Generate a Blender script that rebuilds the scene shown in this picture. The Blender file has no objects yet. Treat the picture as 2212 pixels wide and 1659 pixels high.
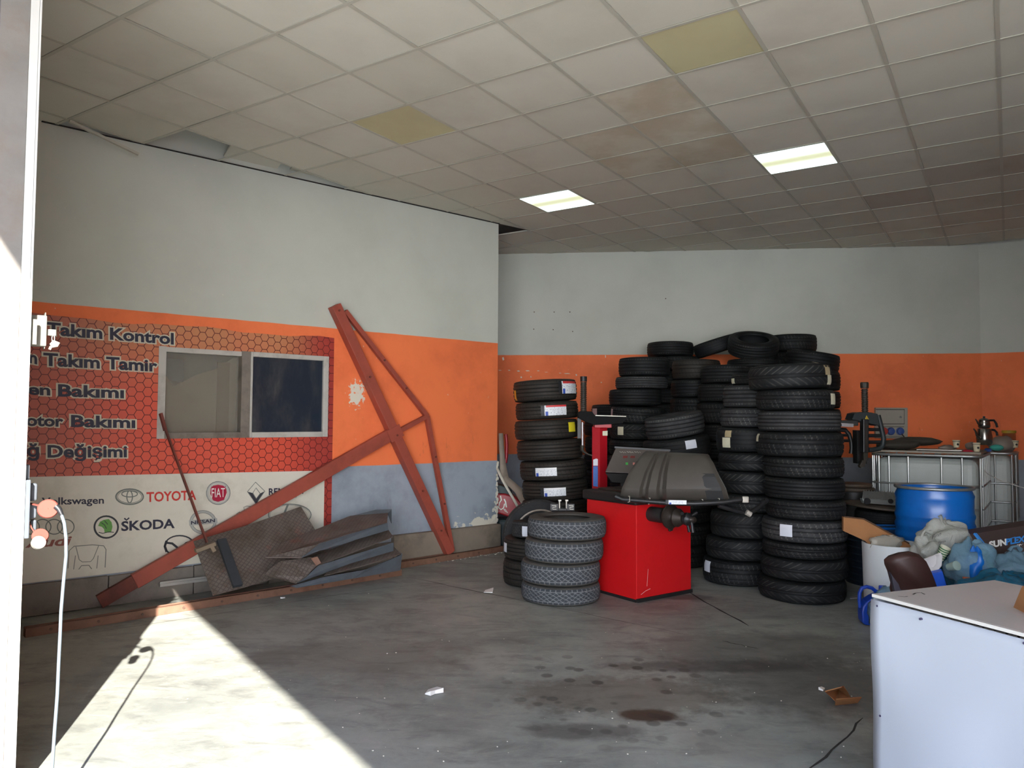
import bpy, math, random
import numpy as np
from mathutils import Vector, Matrix
random.seed(7)
scene = bpy.context.scene
COL = scene.collection

# ------------------------------------------------------------------ camera, light, exposure
W_PX, H_PX, F_PX = 2212.0, 1659.0, 1635.4
PITCH, ROLL, CAM_Z, TILE = 0.0471, -0.0052, 1.5, 0.6
CEIL = CAM_Z + 3.819 * TILE
_cp, _sp, _cr, _sr = math.cos(PITCH), math.sin(PITCH), math.cos(ROLL), math.sin(ROLL)
ROT = np.array([[1, 0, 0], [0, _cp, -_sp], [0, _sp, _cp]]) @ np.array([[_cr, 0, _sr], [0, 1, 0], [-_sr, 0, _cr]])
cam_data = bpy.data.cameras.new('camera')
cam_data.sensor_width = 36.0
cam_data.lens = 36.0 * F_PX / W_PX
cam_data.clip_start, cam_data.clip_end = 0.05, 200
cam = bpy.data.objects.new('camera', cam_data)
COL.objects.link(cam)
_m = Matrix.Identity(4)
for i in range(3):
    _m[i][0], _m[i][1], _m[i][2] = ROT[i, 0], ROT[i, 2], -ROT[i, 1]
_m[2][3] = CAM_Z
cam.matrix_world = _m
scene.camera = cam


def ray(x, y):
    return ROT @ np.array([(x - W_PX / 2) / F_PX, 1.0, (H_PX / 2 - y) / F_PX])


CAMP = np.array([0, 0, CAM_Z])


def fl(x, y, z=0.0):
    d = ray(x, y)
    return Vector(CAMP + d * ((z - CAM_Z) / d[2]))


def at(x, y, Y):
    d = ray(x, y)
    return Vector(CAMP + d * (Y / d[1]))


# left wall frame: WB is the outside corner, WD runs along the wall, WN points into the room
WB, WD, WN = Vector((-0.167, 8.762, 0)), Vector((0.7590, 0.6511, 0)), Vector((0.6511, -0.7590, 0))
UP = Vector((0, 0, 1))


def wl(s, z, off=0.0):
    return WB + WD * s + WN * off + UP * z


def wp(x, y, off=0.0):
    d = ray(x, y)
    n = np.array(WN)
    t = ((np.array(WB) + n * off - CAMP) @ n) / (d @ n)
    return Vector(CAMP + d * t)


def wsz(x, y):
    p = wp(x, y)
    return (p - WB).dot(WD), p.z


# door post and sun: the sun ray grazing the post edge lands on the tip of the sunlit patch
POST = at(70, 620, 3.05)
TIP = fl(375, 1285)
SUN_DIR = (TIP - POST).normalized()
FD = (fl(790, 1659) - TIP)
FD.z = 0
FD.normalize()                       # along the shop front, towards the right
FN = Vector((-FD.y, FD.x, 0))        # into the room

SUN_E, SKY_S, EXPO = 1.15, 0.70, 4.5
sun_data = bpy.data.lights.new('sun', 'SUN')
sun_data.energy = SUN_E
sun_data.angle = 0.009
sun_data.color = (1.0, 0.95, 0.88)
sun = bpy.data.objects.new('sun', sun_data)
COL.objects.link(sun)
sun.rotation_euler = SUN_DIR.to_track_quat('-Z', 'Y').to_euler()
sun.location = (3, -8, 12)
world = bpy.data.worlds.new('world')
scene.world = world
world.use_nodes = True
wn = world.node_tree
wn.nodes.clear()
w_out = wn.nodes.new('ShaderNodeOutputWorld')
w_bg = wn.nodes.new('ShaderNodeBackground')
w_tc = wn.nodes.new('ShaderNodeTexCoord')
w_sep = wn.nodes.new('ShaderNodeSeparateXYZ')
w_ramp = wn.nodes.new('ShaderNodeValToRGB')
wn.links.new(w_tc.outputs['Generated'], w_sep.inputs[0])
wn.links.new(w_sep.outputs['Z'], w_ramp.inputs[0])
w_ramp.color_ramp.elements[0].position = 0.0
w_ramp.color_ramp.elements[0].color = (0.95, 0.95, 0.93, 1)
w_ramp.color_ramp.elements[1].position = 0.55
w_ramp.color_ramp.elements[1].color = (0.14, 0.24, 0.48, 1)
wn.links.new(w_ramp.outputs[0], w_bg.inputs[0])
w_bg.inputs[1].default_value = SKY_S
wn.links.new(w_bg.outputs[0], w_out.inputs[0])
vs = scene.view_settings
vs.view_transform = 'Standard'
vs.look = 'None'
vs.gamma = 1.0
vs.use_curve_mapping = False
vs.exposure = EXPO
scene.cycles.use_denoising = True
scene.cycles.max_bounces = 10
scene.cycles.diffuse_bounces = 6
scene.cycles.transparent_max_bounces = 16


# ------------------------------------------------------------------ mesh helpers
class MB:
    def __init__(s):
        s.v, s.f, s.uv, s.m = [], [], {}, []

    def add(s, vs, fs, uvs=None, mi=0):
        o = len(s.v)
        s.v += [Vector(q) for q in vs]
        for k, q in enumerate(fs):
            if uvs:
                s.uv[len(s.f)] = uvs[k]
            s.f.append([i + o for i in q])
            s.m.append(mi)
        return s

    def hexa(s, p, mi=0):            # p: 4 bottom + 4 top
        return s.add(p, [(0, 3, 2, 1), (4, 5, 6, 7), (0, 1, 5, 4), (1, 2, 6, 5), (2, 3, 7, 6), (3, 0, 4, 7)], None, mi)

    def box(s, c, e, ax=None, mi=0):  # centre, full extents, axes
        ax = ax or (Vector((1, 0, 0)), Vector((0, 1, 0)), UP)
        c = Vector(c)
        a, b, d = [Vector(ax[i]) * (e[i] / 2) for i in range(3)]
        return s.hexa([c - a - b - d, c + a - b - d, c + a + b - d, c - a + b - d,
                       c - a - b + d, c + a - b + d, c + a + b + d, c - a + b + d], mi)

    def bar(s, p, q, w, h, up=UP, mi=0):
        p, q = Vector(p), Vector(q)
        x = (q - p).normalized()
        y = Vector(up).cross(x)
        if y.length < 1e-4:
            y = Vector((1, 0, 0)).cross(x)
        y.normalize()
        z = x.cross(y)
        return s.box((p + q) / 2, ((q - p).length, w, h), (x, y, z), mi)

    def tube(s, pts, r, n=8, closed=False, mi=0, cap=True):
        pts = [Vector(p) for p in pts]
        k = len(pts)
        rs = r if isinstance(r, (list, tuple)) else [r] * k
        vs, fs = [], []
        prev = None
        for i, p in enumerate(pts):
            if closed:
                t = pts[(i + 1) % k] - pts[i - 1]
            else:
                t = pts[min(i + 1, k - 1)] - pts[max(i - 1, 0)]
            t.normalize()
            if prev is None:
                a = Vector((0, 0, 1)) if abs(t.z) < 0.9 else Vector((1, 0, 0))
                u = a.cross(t).normalized()
            else:
                u = (prev - t * prev.dot(t)).normalized()
            prev = u
            w = t.cross(u)
            for j in range(n):
                a = 2 * math.pi * j / n
                vs.append(p + (u * math.cos(a) + w * math.sin(a)) * rs[i])
        for i in range(k if closed else k - 1):
            for j in range(n):
                i2 = (i + 1) % k
                fs.append((i * n + j, i * n + (j + 1) % n, i2 * n + (j + 1) % n, i2 * n + j))
        if cap and not closed:
            fs.append(tuple(range(n))[::-1])
            fs.append(tuple((k - 1) * n + j for j in range(n)))
        return s.add(vs, fs, None, mi)

    def lathe(s, prof, c=(0, 0, 0), ax=UP, n=32, closed=False, mi=0, caps=False):   # prof: (r, h) along ax
        c, ax = Vector(c), Vector(ax).normalized()
        a = Vector((0, 0, 1)) if abs(ax.z) < 0.9 else Vector((1, 0, 0))
        u = a.cross(ax).normalized()
        w = ax.cross(u)
        k = len(prof)
        vs, fs = [], []
        for r, h in prof:
            for j in range(n):
                t = 2 * math.pi * j / n
                vs.append(c + ax * h + (u * math.cos(t) + w * math.sin(t)) * r)
        for i in range(k if closed else k - 1):
            i2 = (i + 1) % k
            for j in range(n):
                fs.append((i * n + j, i * n + (j + 1) % n, i2 * n + (j + 1) % n, i2 * n + j))
        if caps:
            fs.append(tuple(range(n))[::-1])
            fs.append(tuple((k - 1) * n + j for j in range(n)))
        return s.add(vs, fs, None, mi)

    def cyl(s, p, q, r, n=20, r2=None, mi=0):
        p, q = Vector(p), Vector(q)
        return s.lathe([(r, 0), (r if r2 is None else r2, (q - p).length)], p, q - p, n, mi=mi, caps=True)

    def prism(s, poly, d, mi=0):      # polygon swept by vector d
        poly = [Vector(p) for p in poly]
        d = Vector(d)
        n = len(poly)
        return s.add(poly + [p + d for p in poly], [tuple(range(n))[::-1], tuple(range(n, 2 * n))] +
                     [(i, (i + 1) % n, n + (i + 1) % n, n + i) for i in range(n)], None, mi)

    def grid(s, rows, mi=0, uv=False):
        n, m = len(rows), len(rows[0])
        fs, us = [], []
        for i in range(n - 1):
            for j in range(m - 1):
                fs.append((i * m + j, i * m + j + 1, (i + 1) * m + j + 1, (i + 1) * m + j))
                us.append([(b / (m - 1), a / (n - 1)) for a, b in ((i, j), (i, j + 1), (i + 1, j + 1), (i + 1, j))])
        return s.add([p for r in rows for p in r], fs, us if uv else None, mi)

    def quad(s, p, uv=None, mi=0):
        return s.add(p, [tuple(range(len(p)))], [uv] if uv else None, mi)


def link(o):
    COL.objects.link(o)
    return o


def to_mesh(name, mb, mats, org=Vector(), smooth=0, solid=0.0, bevel=0.0):
    me = bpy.data.meshes.new(name)
    me.from_pydata([tuple(p - org) for p in mb.v], [], mb.f)
    for m in (mats if isinstance(mats, (list, tuple)) else [mats]):
        me.materials.append(m)
    if any(mb.m):
        me.polygons.foreach_set('material_index', mb.m)
    if mb.uv:
        l = me.uv_layers.new(name='UVMap')
        for fi, us in mb.uv.items():
            for k, li in enumerate(me.polygons[fi].loop_indices):
                l.data[li].uv = us[k]
    if smooth:
        me.polygons.foreach_set('use_smooth', [True] * len(me.polygons))
        if smooth < 180:
            me.set_sharp_from_angle(angle=math.radians(smooth))
    me.update()
    return me


def obj(name, mb, mats, parent=None, smooth=0, solid=0.0, bevel=0.0, sub=0):
    org = Vector(parent['_org']) if parent is not None and '_org' in parent else Vector()
    o = bpy.data.objects.new(name, to_mesh(name, mb, mats, org, smooth))
    link(o)
    if parent is not None:
        o.parent = parent
        o['_org'] = list(org)
    else:
        o['_org'] = [0, 0, 0]
    if sub:
        m = o.modifiers.new('sub', 'SUBSURF')
        m.levels = m.render_levels = sub
    if solid:
        m = o.modifiers.new('solid', 'SOLIDIFY')
        m.thickness = solid
        m.offset = 0
    if bevel:
        m = o.modifiers.new('bevel', 'BEVEL')
        m.width = bevel
        m.segments = 2
        m.limit_method = 'ANGLE'
    return o


def tag(o, label, cat, group=None):
    o['label'] = label
    o['category'] = cat
    if group:
        o['group'] = group
    return o


def thing(name, label, cat, loc=(0, 0, 0), group=None):
    o = link(bpy.data.objects.new(name, None))
    o.empty_display_size = 0.05
    o.location = loc
    o['_org'] = list(loc)
    return tag(o, label, cat, group)


def struct(name, mb, mats, parent=None, **k):
    o = obj(name, mb, mats, parent, **k)
    if parent is None:
        o['kind'] = 'structure'
    return o


def stuff(o):
    o['kind'] = 'stuff'
    return o


# ------------------------------------------------------------------ materials
def C(h, k=1.0):
    h = h.lstrip('#')
    r = []
    for i in (0, 2, 4):
        c = int(h[i:i + 2], 16) / 255
        r.append((c / 12.92 if c <= 0.04045 else ((c + 0.055) / 1.055) ** 2.4) * k)
    return (*r, 1)


class NT:
    def __init__(s, name):
        s.mat = bpy.data.materials.new(name)
        s.mat.use_nodes = True
        s.t = s.mat.node_tree
        s.b = s.t.nodes['Principled BSDF']
        s.out = s.t.nodes['Material Output']

    def n(s, typ, **k):
        nd = s.t.nodes.new(typ)
        for a, v in k.items():
            setattr(nd, a, v)
        return nd

    def set(s, sock, val):
        if hasattr(val, 'is_output') or hasattr(val, 'links'):
            s.t.links.new(val, sock)
        else:
            sock.default_value = val

    def math(s, op, a, b=0.0, c=0.0, clamp=False):
        nd = s.n('ShaderNodeMath', operation=op, use_clamp=clamp)
        s.set(nd.inputs[0], a)
        s.set(nd.inputs[1], b)
        s.set(nd.inputs[2], c)
        return nd.outputs[0]

    def vm(s, op, a, b=(0, 0, 0)):
        nd = s.n('ShaderNodeVectorMath', operation=op)
        s.set(nd.inputs[0], a)
        s.set(nd.inputs[1], b)
        return nd

    def mix(s, f, a, b, mode='MIX'):
        nd = s.n('ShaderNodeMix', data_type='RGBA', blend_type=mode)
        s.set(nd.inputs[0], f)
        s.set(nd.inputs[6], a)
        s.set(nd.inputs[7], b)
        return nd.outputs[2]

    def coord(s, kind='Object'):
        return s.n('ShaderNodeTexCoord').outputs[kind]

    def pos(s):
        return s.n('ShaderNodeNewGeometry').outputs['Position']

    def xyz(s, v):
        nd = s.n('ShaderNodeSeparateXYZ')
        s.set(nd.inputs[0], v)
        return nd.outputs[0], nd.outputs[1], nd.outputs[2]

    def noise(s, v, scale, detail=4.0, rough=0.55, dist=0.0):
        nd = s.n('ShaderNodeTexNoise')
        s.set(nd.inputs['Vector'], v)
        nd.inputs['Scale'].default_value = scale
        nd.inputs['Detail'].default_value = detail
        nd.inputs['Roughness'].default_value = rough
        nd.inputs['Distortion'].default_value = dist
        return nd.outputs[0]

    def mapping(s, v, scale=(1, 1, 1), rot=(0, 0, 0), loc=(0, 0, 0)):
        nd = s.n('ShaderNodeMapping')
        s.set(nd.inputs[0], v)
        nd.inputs[1].default_value = loc
        nd.inputs[2].default_value = rot
        nd.inputs[3].default_value = scale
        return nd.outputs[0]

    def step(s, x, a, b):             # smooth 0..1 between a and b
        nd = s.n('ShaderNodeMapRange', interpolation_type='SMOOTHSTEP')
        s.set(nd.inputs[0], x)
        nd.inputs[1].default_value, nd.inputs[2].default_value = a, b
        return nd.outputs[0]

    def bump(s, h, strength=0.3, dist=0.01):
        nd = s.n('ShaderNodeBump')
        nd.inputs['Strength'].default_value = strength
        nd.inputs['Distance'].default_value = dist
        s.set(nd.inputs['Height'], h)
        s.t.links.new(nd.outputs[0], s.b.inputs['Normal'])

    def done(s, col=None, rough=None, metal=None, **k):
        for nm, v in (('Base Color', col), ('Roughness', rough), ('Metallic', metal)):
            if v is not None:
                s.set(s.b.inputs[nm], v)
        for nm, v in k.items():
            s.set(s.b.inputs[nm.replace('_', ' ')], v)
        return s.mat


def pm(name, col, rough=0.6, metal=0.0, var=0.18, scale=9.0, bump=0.0, dirt=None, dirt_amt=0.5, spec=0.5):
    t = NT(name)
    c = C(col) if isinstance(col, str) else col
    v = t.coord()
    n1 = t.noise(v, scale, 5)
    k = t.math('MULTIPLY_ADD', n1, 2 * var, 1 - var)
    cc = t.n('ShaderNodeCombineColor')
    for i in range(3):
        t.set(cc.inputs[i], k)
    out = t.mix(1.0, c, cc.outputs[0], 'MULTIPLY')
    if dirt:
        n2 = t.noise(v, scale * 0.45, 8, 0.7)
        out = t.mix(t.math('MULTIPLY', t.step(n2, 0.45, 0.7), dirt_amt), out, C(dirt))
    if bump:
        t.bump(t.noise(v, scale * 6, 4), bump, 0.004)
    return t.done(out, rough, metal, Specular_IOR_Level=spec)


# ------------------------------------------------------------------ surfaces of the setting
Z_ORANGE, Z_GREY = 2.386, 1.03


def wall_mat(name, peel=False):
    t = NT(name)
    p = t.pos()
    x, y, z = t.xyz(p)
    wob = t.math('MULTIPLY_ADD', t.noise(p, 3.0, 2), 0.012, -0.006)
    zz = t.math('ADD', z, wob)
    white = t.mix(t.step(t.noise(p, 1.1, 6, 0.6), 0.35, 0.75), C('#c2c4b9'), C('#b8baaf'))
    orange = t.mix(t.step(t.noise(p, 1.7, 7, 0.65), 0.42, 0.75), C('#f27c48'), C('#df6e40'))
    grey = t.mix(t.step(t.noise(p, 2.2, 7, 0.65), 0.4, 0.75), C('#98a1ab'), C('#7e868f'))
    col = t.mix(t.step(zz, Z_ORANGE - 0.003, Z_ORANGE + 0.003), orange, white)
    col = t.mix(t.step(zz, Z_GREY - 0.003, Z_GREY + 0.003), grey, col)
    grime = t.math('MULTIPLY', t.step(t.noise(t.mapping(p, (3, 3, 1.2)), 2.3, 9, 0.75), 0.58, 0.75), 0.35)
    grime = t.math('MULTIPLY', grime, t.math('SUBTRACT', 1.0, t.step(z, 1.9, 2.5)))
    col = t.mix(grime, col, C('#4a3a30'))
    if peel:
        u = t.n('ShaderNodeVectorMath', operation='DOT_PRODUCT')
        t.set(u.inputs[0], t.vm('SUBTRACT', p, tuple(WB)).outputs[0])
        u.inputs[1].default_value = tuple(WD)
        s_ = u.outputs[1]
        near = t.step(s_, -1.3, 0.1)
        low = t.math('SUBTRACT', 1.0, t.step(z, 0.28, 0.62))
        m = t.math('ADD', t.math('MULTIPLY', t.math('MULTIPLY', near, low), 0.55), t.noise(p, 9.0, 6, 0.65))
        m = t.step(m, 0.80, 0.83)
        # a scuffed bare patch in the orange band
        d = t.n('ShaderNodeVectorMath', operation='DISTANCE')
        t.set(d.inputs[0], t.mapping(p, (1, 1, 0.75)))
        q = wp(770, 850)
        d.inputs[1].default_value = (q.x, q.y, q.z * 0.75)
        sp = t.math('SUBTRACT', 1.0, t.step(d.outputs[1], 0.03, 0.2))
        m2 = t.step(t.math('ADD', t.math('MULTIPLY', sp, 0.42), t.noise(p, 26, 6, 0.7)), 0.80, 0.83)
        col = t.mix(t.math('MAXIMUM', m, m2), col, C('#d8d3c2'))
    sc = t.step(t.noise(t.mapping(p, (1, 1, 0.5)), 38, 3), 0.74, 0.76)
    col = t.mix(t.math('MULTIPLY', sc, 0.5), col, C('#e0dacb'))
    t.bump(t.noise(p, 45, 4), 0.12, 0.003)
    return t.done(col, 0.75)


M = {}
M['wall'] = wall_mat('painted_wall')
M['wall_left'] = wall_mat('painted_wall_left', True)


def floor_mat():
    t = NT('concrete_floor')
    p = t.pos()
    st = t.mapping(p, (1.0, 2.2, 1.0), (0, 0, 0.5))
    base = t.mix(t.step(t.noise(p, 0.9, 9, 0.7), 0.3, 0.72), C('#a7a99f'), C('#787b76'))
    base = t.mix(t.math('MULTIPLY', t.step(t.noise(st, 2.6, 9, 0.72, 0.6), 0.46, 0.68), 0.55), base, C('#595b58'))
    base = t.mix(t.math('MULTIPLY', t.step(t.noise(st, 5.5, 8, 0.7, 0.9), 0.54, 0.72), 0.4), base, C('#b3b1a9'))
    base = t.mix(t.math('MULTIPLY', t.step(t.noise(p, 30, 5, 0.7), 0.6, 0.75), 0.3), base, C('#413f3d'))

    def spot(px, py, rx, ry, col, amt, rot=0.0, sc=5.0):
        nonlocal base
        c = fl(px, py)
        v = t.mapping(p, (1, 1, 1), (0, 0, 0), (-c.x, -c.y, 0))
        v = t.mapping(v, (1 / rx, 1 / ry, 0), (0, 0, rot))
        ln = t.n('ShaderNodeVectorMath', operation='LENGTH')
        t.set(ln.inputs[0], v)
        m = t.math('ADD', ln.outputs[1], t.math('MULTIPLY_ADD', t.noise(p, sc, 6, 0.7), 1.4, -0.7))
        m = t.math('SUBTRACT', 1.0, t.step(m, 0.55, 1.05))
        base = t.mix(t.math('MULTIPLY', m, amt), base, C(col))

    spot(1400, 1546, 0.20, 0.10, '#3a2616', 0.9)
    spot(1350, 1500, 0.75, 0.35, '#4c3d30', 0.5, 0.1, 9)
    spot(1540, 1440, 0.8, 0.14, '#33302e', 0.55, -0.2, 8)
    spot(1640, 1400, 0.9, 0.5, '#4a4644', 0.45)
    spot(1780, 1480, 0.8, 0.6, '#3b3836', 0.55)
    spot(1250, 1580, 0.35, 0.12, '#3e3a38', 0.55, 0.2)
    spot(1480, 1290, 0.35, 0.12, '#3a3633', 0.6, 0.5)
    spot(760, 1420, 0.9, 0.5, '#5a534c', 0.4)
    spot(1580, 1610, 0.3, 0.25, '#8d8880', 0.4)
    drops = t.n('ShaderNodeTexVoronoi', feature='F1')
    t.set(drops.inputs['Vector'], p)
    drops.inputs['Scale'].default_value = 7.0
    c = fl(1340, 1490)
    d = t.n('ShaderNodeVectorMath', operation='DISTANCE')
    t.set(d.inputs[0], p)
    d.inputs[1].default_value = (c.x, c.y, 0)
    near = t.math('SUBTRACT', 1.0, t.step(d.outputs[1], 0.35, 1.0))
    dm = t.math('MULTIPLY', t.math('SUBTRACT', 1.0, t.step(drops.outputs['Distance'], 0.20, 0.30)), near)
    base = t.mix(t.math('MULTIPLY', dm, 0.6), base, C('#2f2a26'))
    speck = t.step(t.noise(p, 70, 2), 0.80, 0.82)
    base = t.mix(t.math('MULTIPLY', speck, 0.8), base, C('#cfc8ba'))
    t.bump(t.noise(p, 24, 8, 0.7), 0.25, 0.006)
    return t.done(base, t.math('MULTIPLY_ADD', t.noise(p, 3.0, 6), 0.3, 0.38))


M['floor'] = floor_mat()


def tile_mat(name, a, b, stain=0.0):
    t = NT(name)
    p = t.pos()
    oi = t.n('ShaderNodeObjectInfo').outputs['Random']
    col = t.mix(oi, C(a), C(b))
    col = t.mix(t.math('MULTIPLY', t.step(t.noise(p, 1.2, 6, 0.6), 0.45, 0.8), 0.25), col, C('#8f8474'))
    if stain:
        col = t.mix(t.math('MULTIPLY', t.step(t.noise(p, 2.2, 6, 0.6), 0.40, 0.62), stain), col, C('#957548'))
    col = t.mix(t.math('MULTIPLY', t.step(t.noise(p, 90, 2), 0.72, 0.78), 0.3), col, C('#6d655a'))
    t.bump(t.noise(p, 60, 3), 0.15, 0.003)
    return t.done(col, 0.85)


M['tile'] = tile_mat('ceiling_tile', '#ccc8b9', '#c3bfaf')
M['tile_stain'] = tile_mat('ceiling_tile_stained', '#c9c3b0', '#c4bca8', 0.28)
M['tile_dark'] = tile_mat('ceiling_tile_dark', '#bdb5a8', '#b7aea1', 0.1)
M['tile_yellow'] = tile_mat('yellowed_diffuser', '#c4bd95', '#bdb68e', 0.10)
M['rail'] = pm('ceiling_rail', '#b0ac9d', 0.5, 0, 0.08)
M['plenum'] = pm('plenum', '#8c7f76', 0.8)
M['dark_gap'] = pm('dark_gap', '#241f1c', 0.9)
M['plinth'] = pm('concrete_plinth', '#85796a', 0.8, 0, 0.3, 4, 0.2, '#4b433b', 0.6)
M['stone'] = pm('skirting_stone', '#7b746c', 0.75, 0, 0.25, 6, 0.2, '#4d4741', 0.6)
M['plaster'] = pm('broken_plaster', '#d6d1c2', 0.9, 0, 0.2, 12, 0.4)
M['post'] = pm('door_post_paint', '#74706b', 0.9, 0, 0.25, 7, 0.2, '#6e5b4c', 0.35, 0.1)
M['white_alu'] = pm('white_aluminium', '#bdbcb6', 0.45, 0, 0.06)
M['alu'] = pm('bare_aluminium', '#b9b8b4', 0.4, 0.6, 0.1)
M['ground'] = pm('forecourt', '#dbd8cc', 0.85, 0, 0.2, 1.5)
M['render'] = pm('outer_render', '#b3a89b', 0.8)
M['black'] = pm('black_paint', '#1b1b1d', 0.45, 0, 0.25, 12)
M['joint'] = pm('floor_joint', '#2c2825', 0.9)


def emit(name, col, k, sun_col=None):
    t = NT(name)
    v = t.coord('Object')
    x, y, z = t.xyz(v)
    # two tubes behind the diffuser: bright near both tubes, dimmer between them
    a = t.math('ABSOLUTE', y)
    f = t.step(a, 0.02, 0.2)
    e = t.mix(f, C('#8d9070'), C(col))
    t.set(t.b.inputs['Emission Color'], e)
    t.b.inputs['Emission Strength'].default_value = k
    return t.done(C('#d8d8d0'), 0.5)


M['lamp'] = emit('lit_diffuser', '#e4ffff', 0.11)

# ------------------------------------------------------------------ room shell
FA = WD.copy()
OPEN_W = 9.0
P0 = Vector((POST.x, POST.y, 0)) - FN * 0.04
# floor and forecourt
mb = MB()
ext = [P0 - FD * 3.6, P0 + FD * 9.5, Vector((9.0, 8.3, 0)), Vector((6.6, 9.9, 0)), Vector((-0.4, 10.9, 0)), Vector((-3.0, 9.0, 0)), Vector((-5.2, 5.0, 0))]
mb.quad([p for p in ext])
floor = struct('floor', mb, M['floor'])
mb = MB()
for a, b, w in [((55, 1390), (870, 1263), 0.006), ((885, 1248), (1150, 1302), 0.016), ((1150, 1302), (1480, 1371), 0.008), ((1868, 1552), (1745, 1668), 0.014),
                ((1478, 1275), (1620, 1352), 0.022), ((1560, 1385), (1640, 1402), 0.012)]:
    p, q = fl(*a), fl(*b)
    n = 9
    side = Vector((-(q - p).y, (q - p).x, 0)).normalized()
    rows = []
    for i in range(n):
        c = p.lerp(q, i / (n - 1)) + side * random.uniform(-0.012, 0.012) + UP * 0.0015
        k = w * random.uniform(0.4, 1.0) * (0.3 if i in (0, n - 1) else 1)
        rows.append([c - side * k / 2, c + side * k / 2])
    mb.grid(rows)
struct('floor_crack', mb, M['joint'], floor)
ground = struct('ground', MB().quad([(-40, -40, -0.03), (40, -40, -0.03), (40, 30, -0.03), (-40, 30, -0.03)]), M['ground'])

# left wall with a window opening
WS0, WS1, WM, WZ0, WZ1 = -3.70, -2.145, -2.91, 1.325, 2.105
TH = 0.2


def wall_piece(mb, s0, s1, z0, z1):
    mb.hexa([wl(s0, z0), wl(s1, z0), wl(s1, z0, -TH), wl(s0, z0, -TH), wl(s0, z1), wl(s1, z1), wl(s1, z1, -TH), wl(s0, z1, -TH)])


mb = MB()
for a in [(-5.6, WS0, 0, 4.15), (WS1, 0, 0, 4.15), (WS0, WS1, 0, WZ0), (WS0, WS1, WZ1, 4.15)]:
    wall_piece(mb, *a)
wall_left = struct('wall_left', mb, M['wall_left'])
# broken plaster along the outer corner
mb = MB()
for i in range(90):
    z = 0.32 + 0.70 * random.random() ** 1.6
    wid = 0.02 + 0.09 * max(0, 1 - (z - 0.32) / 0.3)
    c = wl(-wid * random.random() ** 1.5 + 0.006, z, random.uniform(-0.012, 0.002))
    r = random.uniform(0.006, 0.016)
    a_ = random.uniform(0, 6.28)
    poly = [c + WD * (r * random.uniform(.6, 1.3) * math.cos(a_ + k * 1.257)) + UP * (1.5 * r * random.uniform(.6, 1.3) * math.sin(a_ + k * 1.257)) for k in range(5)]
    mb.prism(poly, WN * random.uniform(0.004, 0.014))
stuff(struct('broken_plaster', mb, M['plaster'], wall_left))
# recess behind the left wall, back wall, right walls
E1, E2 = Vector((-0.176, 10.399, 0)), Vector((6.041, 9.728, 0))
BD = (E2 - E1).normalized()
BN = Vector((-BD.y, BD.x, 0))
E0 = E1 - BD * 2.2
RD = Vector((0.873, -0.487, 0)).normalized()
RN = Vector((-RD.y, RD.x, 0))
E3 = E2 + RD * 3.2
E4 = P0 + FD * 9.3


def slab(name, a, b, n, z0, z1, mat, t=0.15, parent=None):
    mb = MB()
    mb.hexa([a + UP * z0, b + UP * z0, b + n * t + UP * z0, a + n * t + UP * z0, a + UP * z1, b + UP * z1, b + n * t + UP * z1, a + n * t + UP * z1])
    return struct(name, mb, mat, parent)


slab('wall_back', E0, E2 + BD * 0.05, BN, 0, 4.15, M['wall'])
slab('wall_right', E2, E3, RN, 0, 4.15, M['wall'])
sd = (E4 - E3).normalized()
slab('wall_side', E3, E4, Vector((-sd.y, sd.x, 0)), 0, 4.15, M['wall'])
q0 = wl(-1.4, 0, -TH)
sd = (E0 - q0).normalized()
slab('wall_recess', q0, E0, Vector((-sd.y, sd.x, 0)), 0, 4.15, M['wall'])
# front: short wall to the door post, lintel, canopy
FT = 0.10
R_IN = P0 + FN * 0.03                  # rail is 30 mm deep, wall FT thick in front of it
mb = MB()
a = P0 - FD * 3.55
P1 = P0 - FD * 0.03
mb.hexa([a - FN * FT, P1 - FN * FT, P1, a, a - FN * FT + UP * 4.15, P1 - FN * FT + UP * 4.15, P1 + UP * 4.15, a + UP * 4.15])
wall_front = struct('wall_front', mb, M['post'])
mb = MB()
for z, r in ((0, 0),):
    mb.box(P0 + FN * 0.016 - FD * 0.017 + UP * 1.75, (0.03, 0.030, 3.5), (FD, FN, UP))
    mb.box(P0 + FN * 0.036 - FD * 0.010 + UP * 1.75, (0.02, 0.008, 3.5), (FD, FN, UP))
struct('trim_1', mb, M['white_alu'])
mb = MB()
a, b = P0, P0 + FD * 9.4
mb.hexa([a - FN * FT + UP * 3.5, b - FN * FT + UP * 3.5, b + UP * 3.5, a + UP * 3.5, a - FN * FT + UP * 4.15, b - FN * FT + UP * 4.15, b + UP * 4.15, a + UP * 4.15])
struct('wall_lintel', mb, M['render'])
k = (3.5 - POST.z) / SUN_DIR.z
edge = POST + SUN_DIR * k              # on the canopy edge, straight up the sun ray from the post
edge.z = 0
ca, cb = edge - FD * 7, edge + FD * 14
ia, ib = P0 - FN * FT - FD * 7, P0 - FN * FT + FD * 14
mb = MB()
mb.hexa([ca + UP * 3.5, cb + UP * 3.5, ib + UP * 3.5, ia + UP * 3.5, ca + UP * 3.72, cb + UP * 3.72, ib + UP * 3.72, ia + UP * 3.72])
struct('roof_canopy', mb, M['render'])
M['sky_block_dark'] = pm('sky_block_face', '#5a5650', 0.9)  # dark face of the added sky blocker outside
nb = P0 - FN * 3.2 + FD * 3.5
mb = MB()
mb.hexa([nb - FD * 12 - FN * 8, nb - FN * 8, nb, nb - FD * 12] + [p + UP * 7 for p in (nb - FD * 12 - FN * 8, nb - FN * 8, nb, nb - FD * 12)])
struct('sky_block', mb, M['sky_block_dark'])  # unseen mass, added to keep sky light off the counter front
mb = MB()
mb.box((4.35, 2.1, 2.05), (2.1, 2.0, 4.1))
struct('shade_block', mb, M['wall'])  # added outside the view to shade the back right corner
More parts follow.
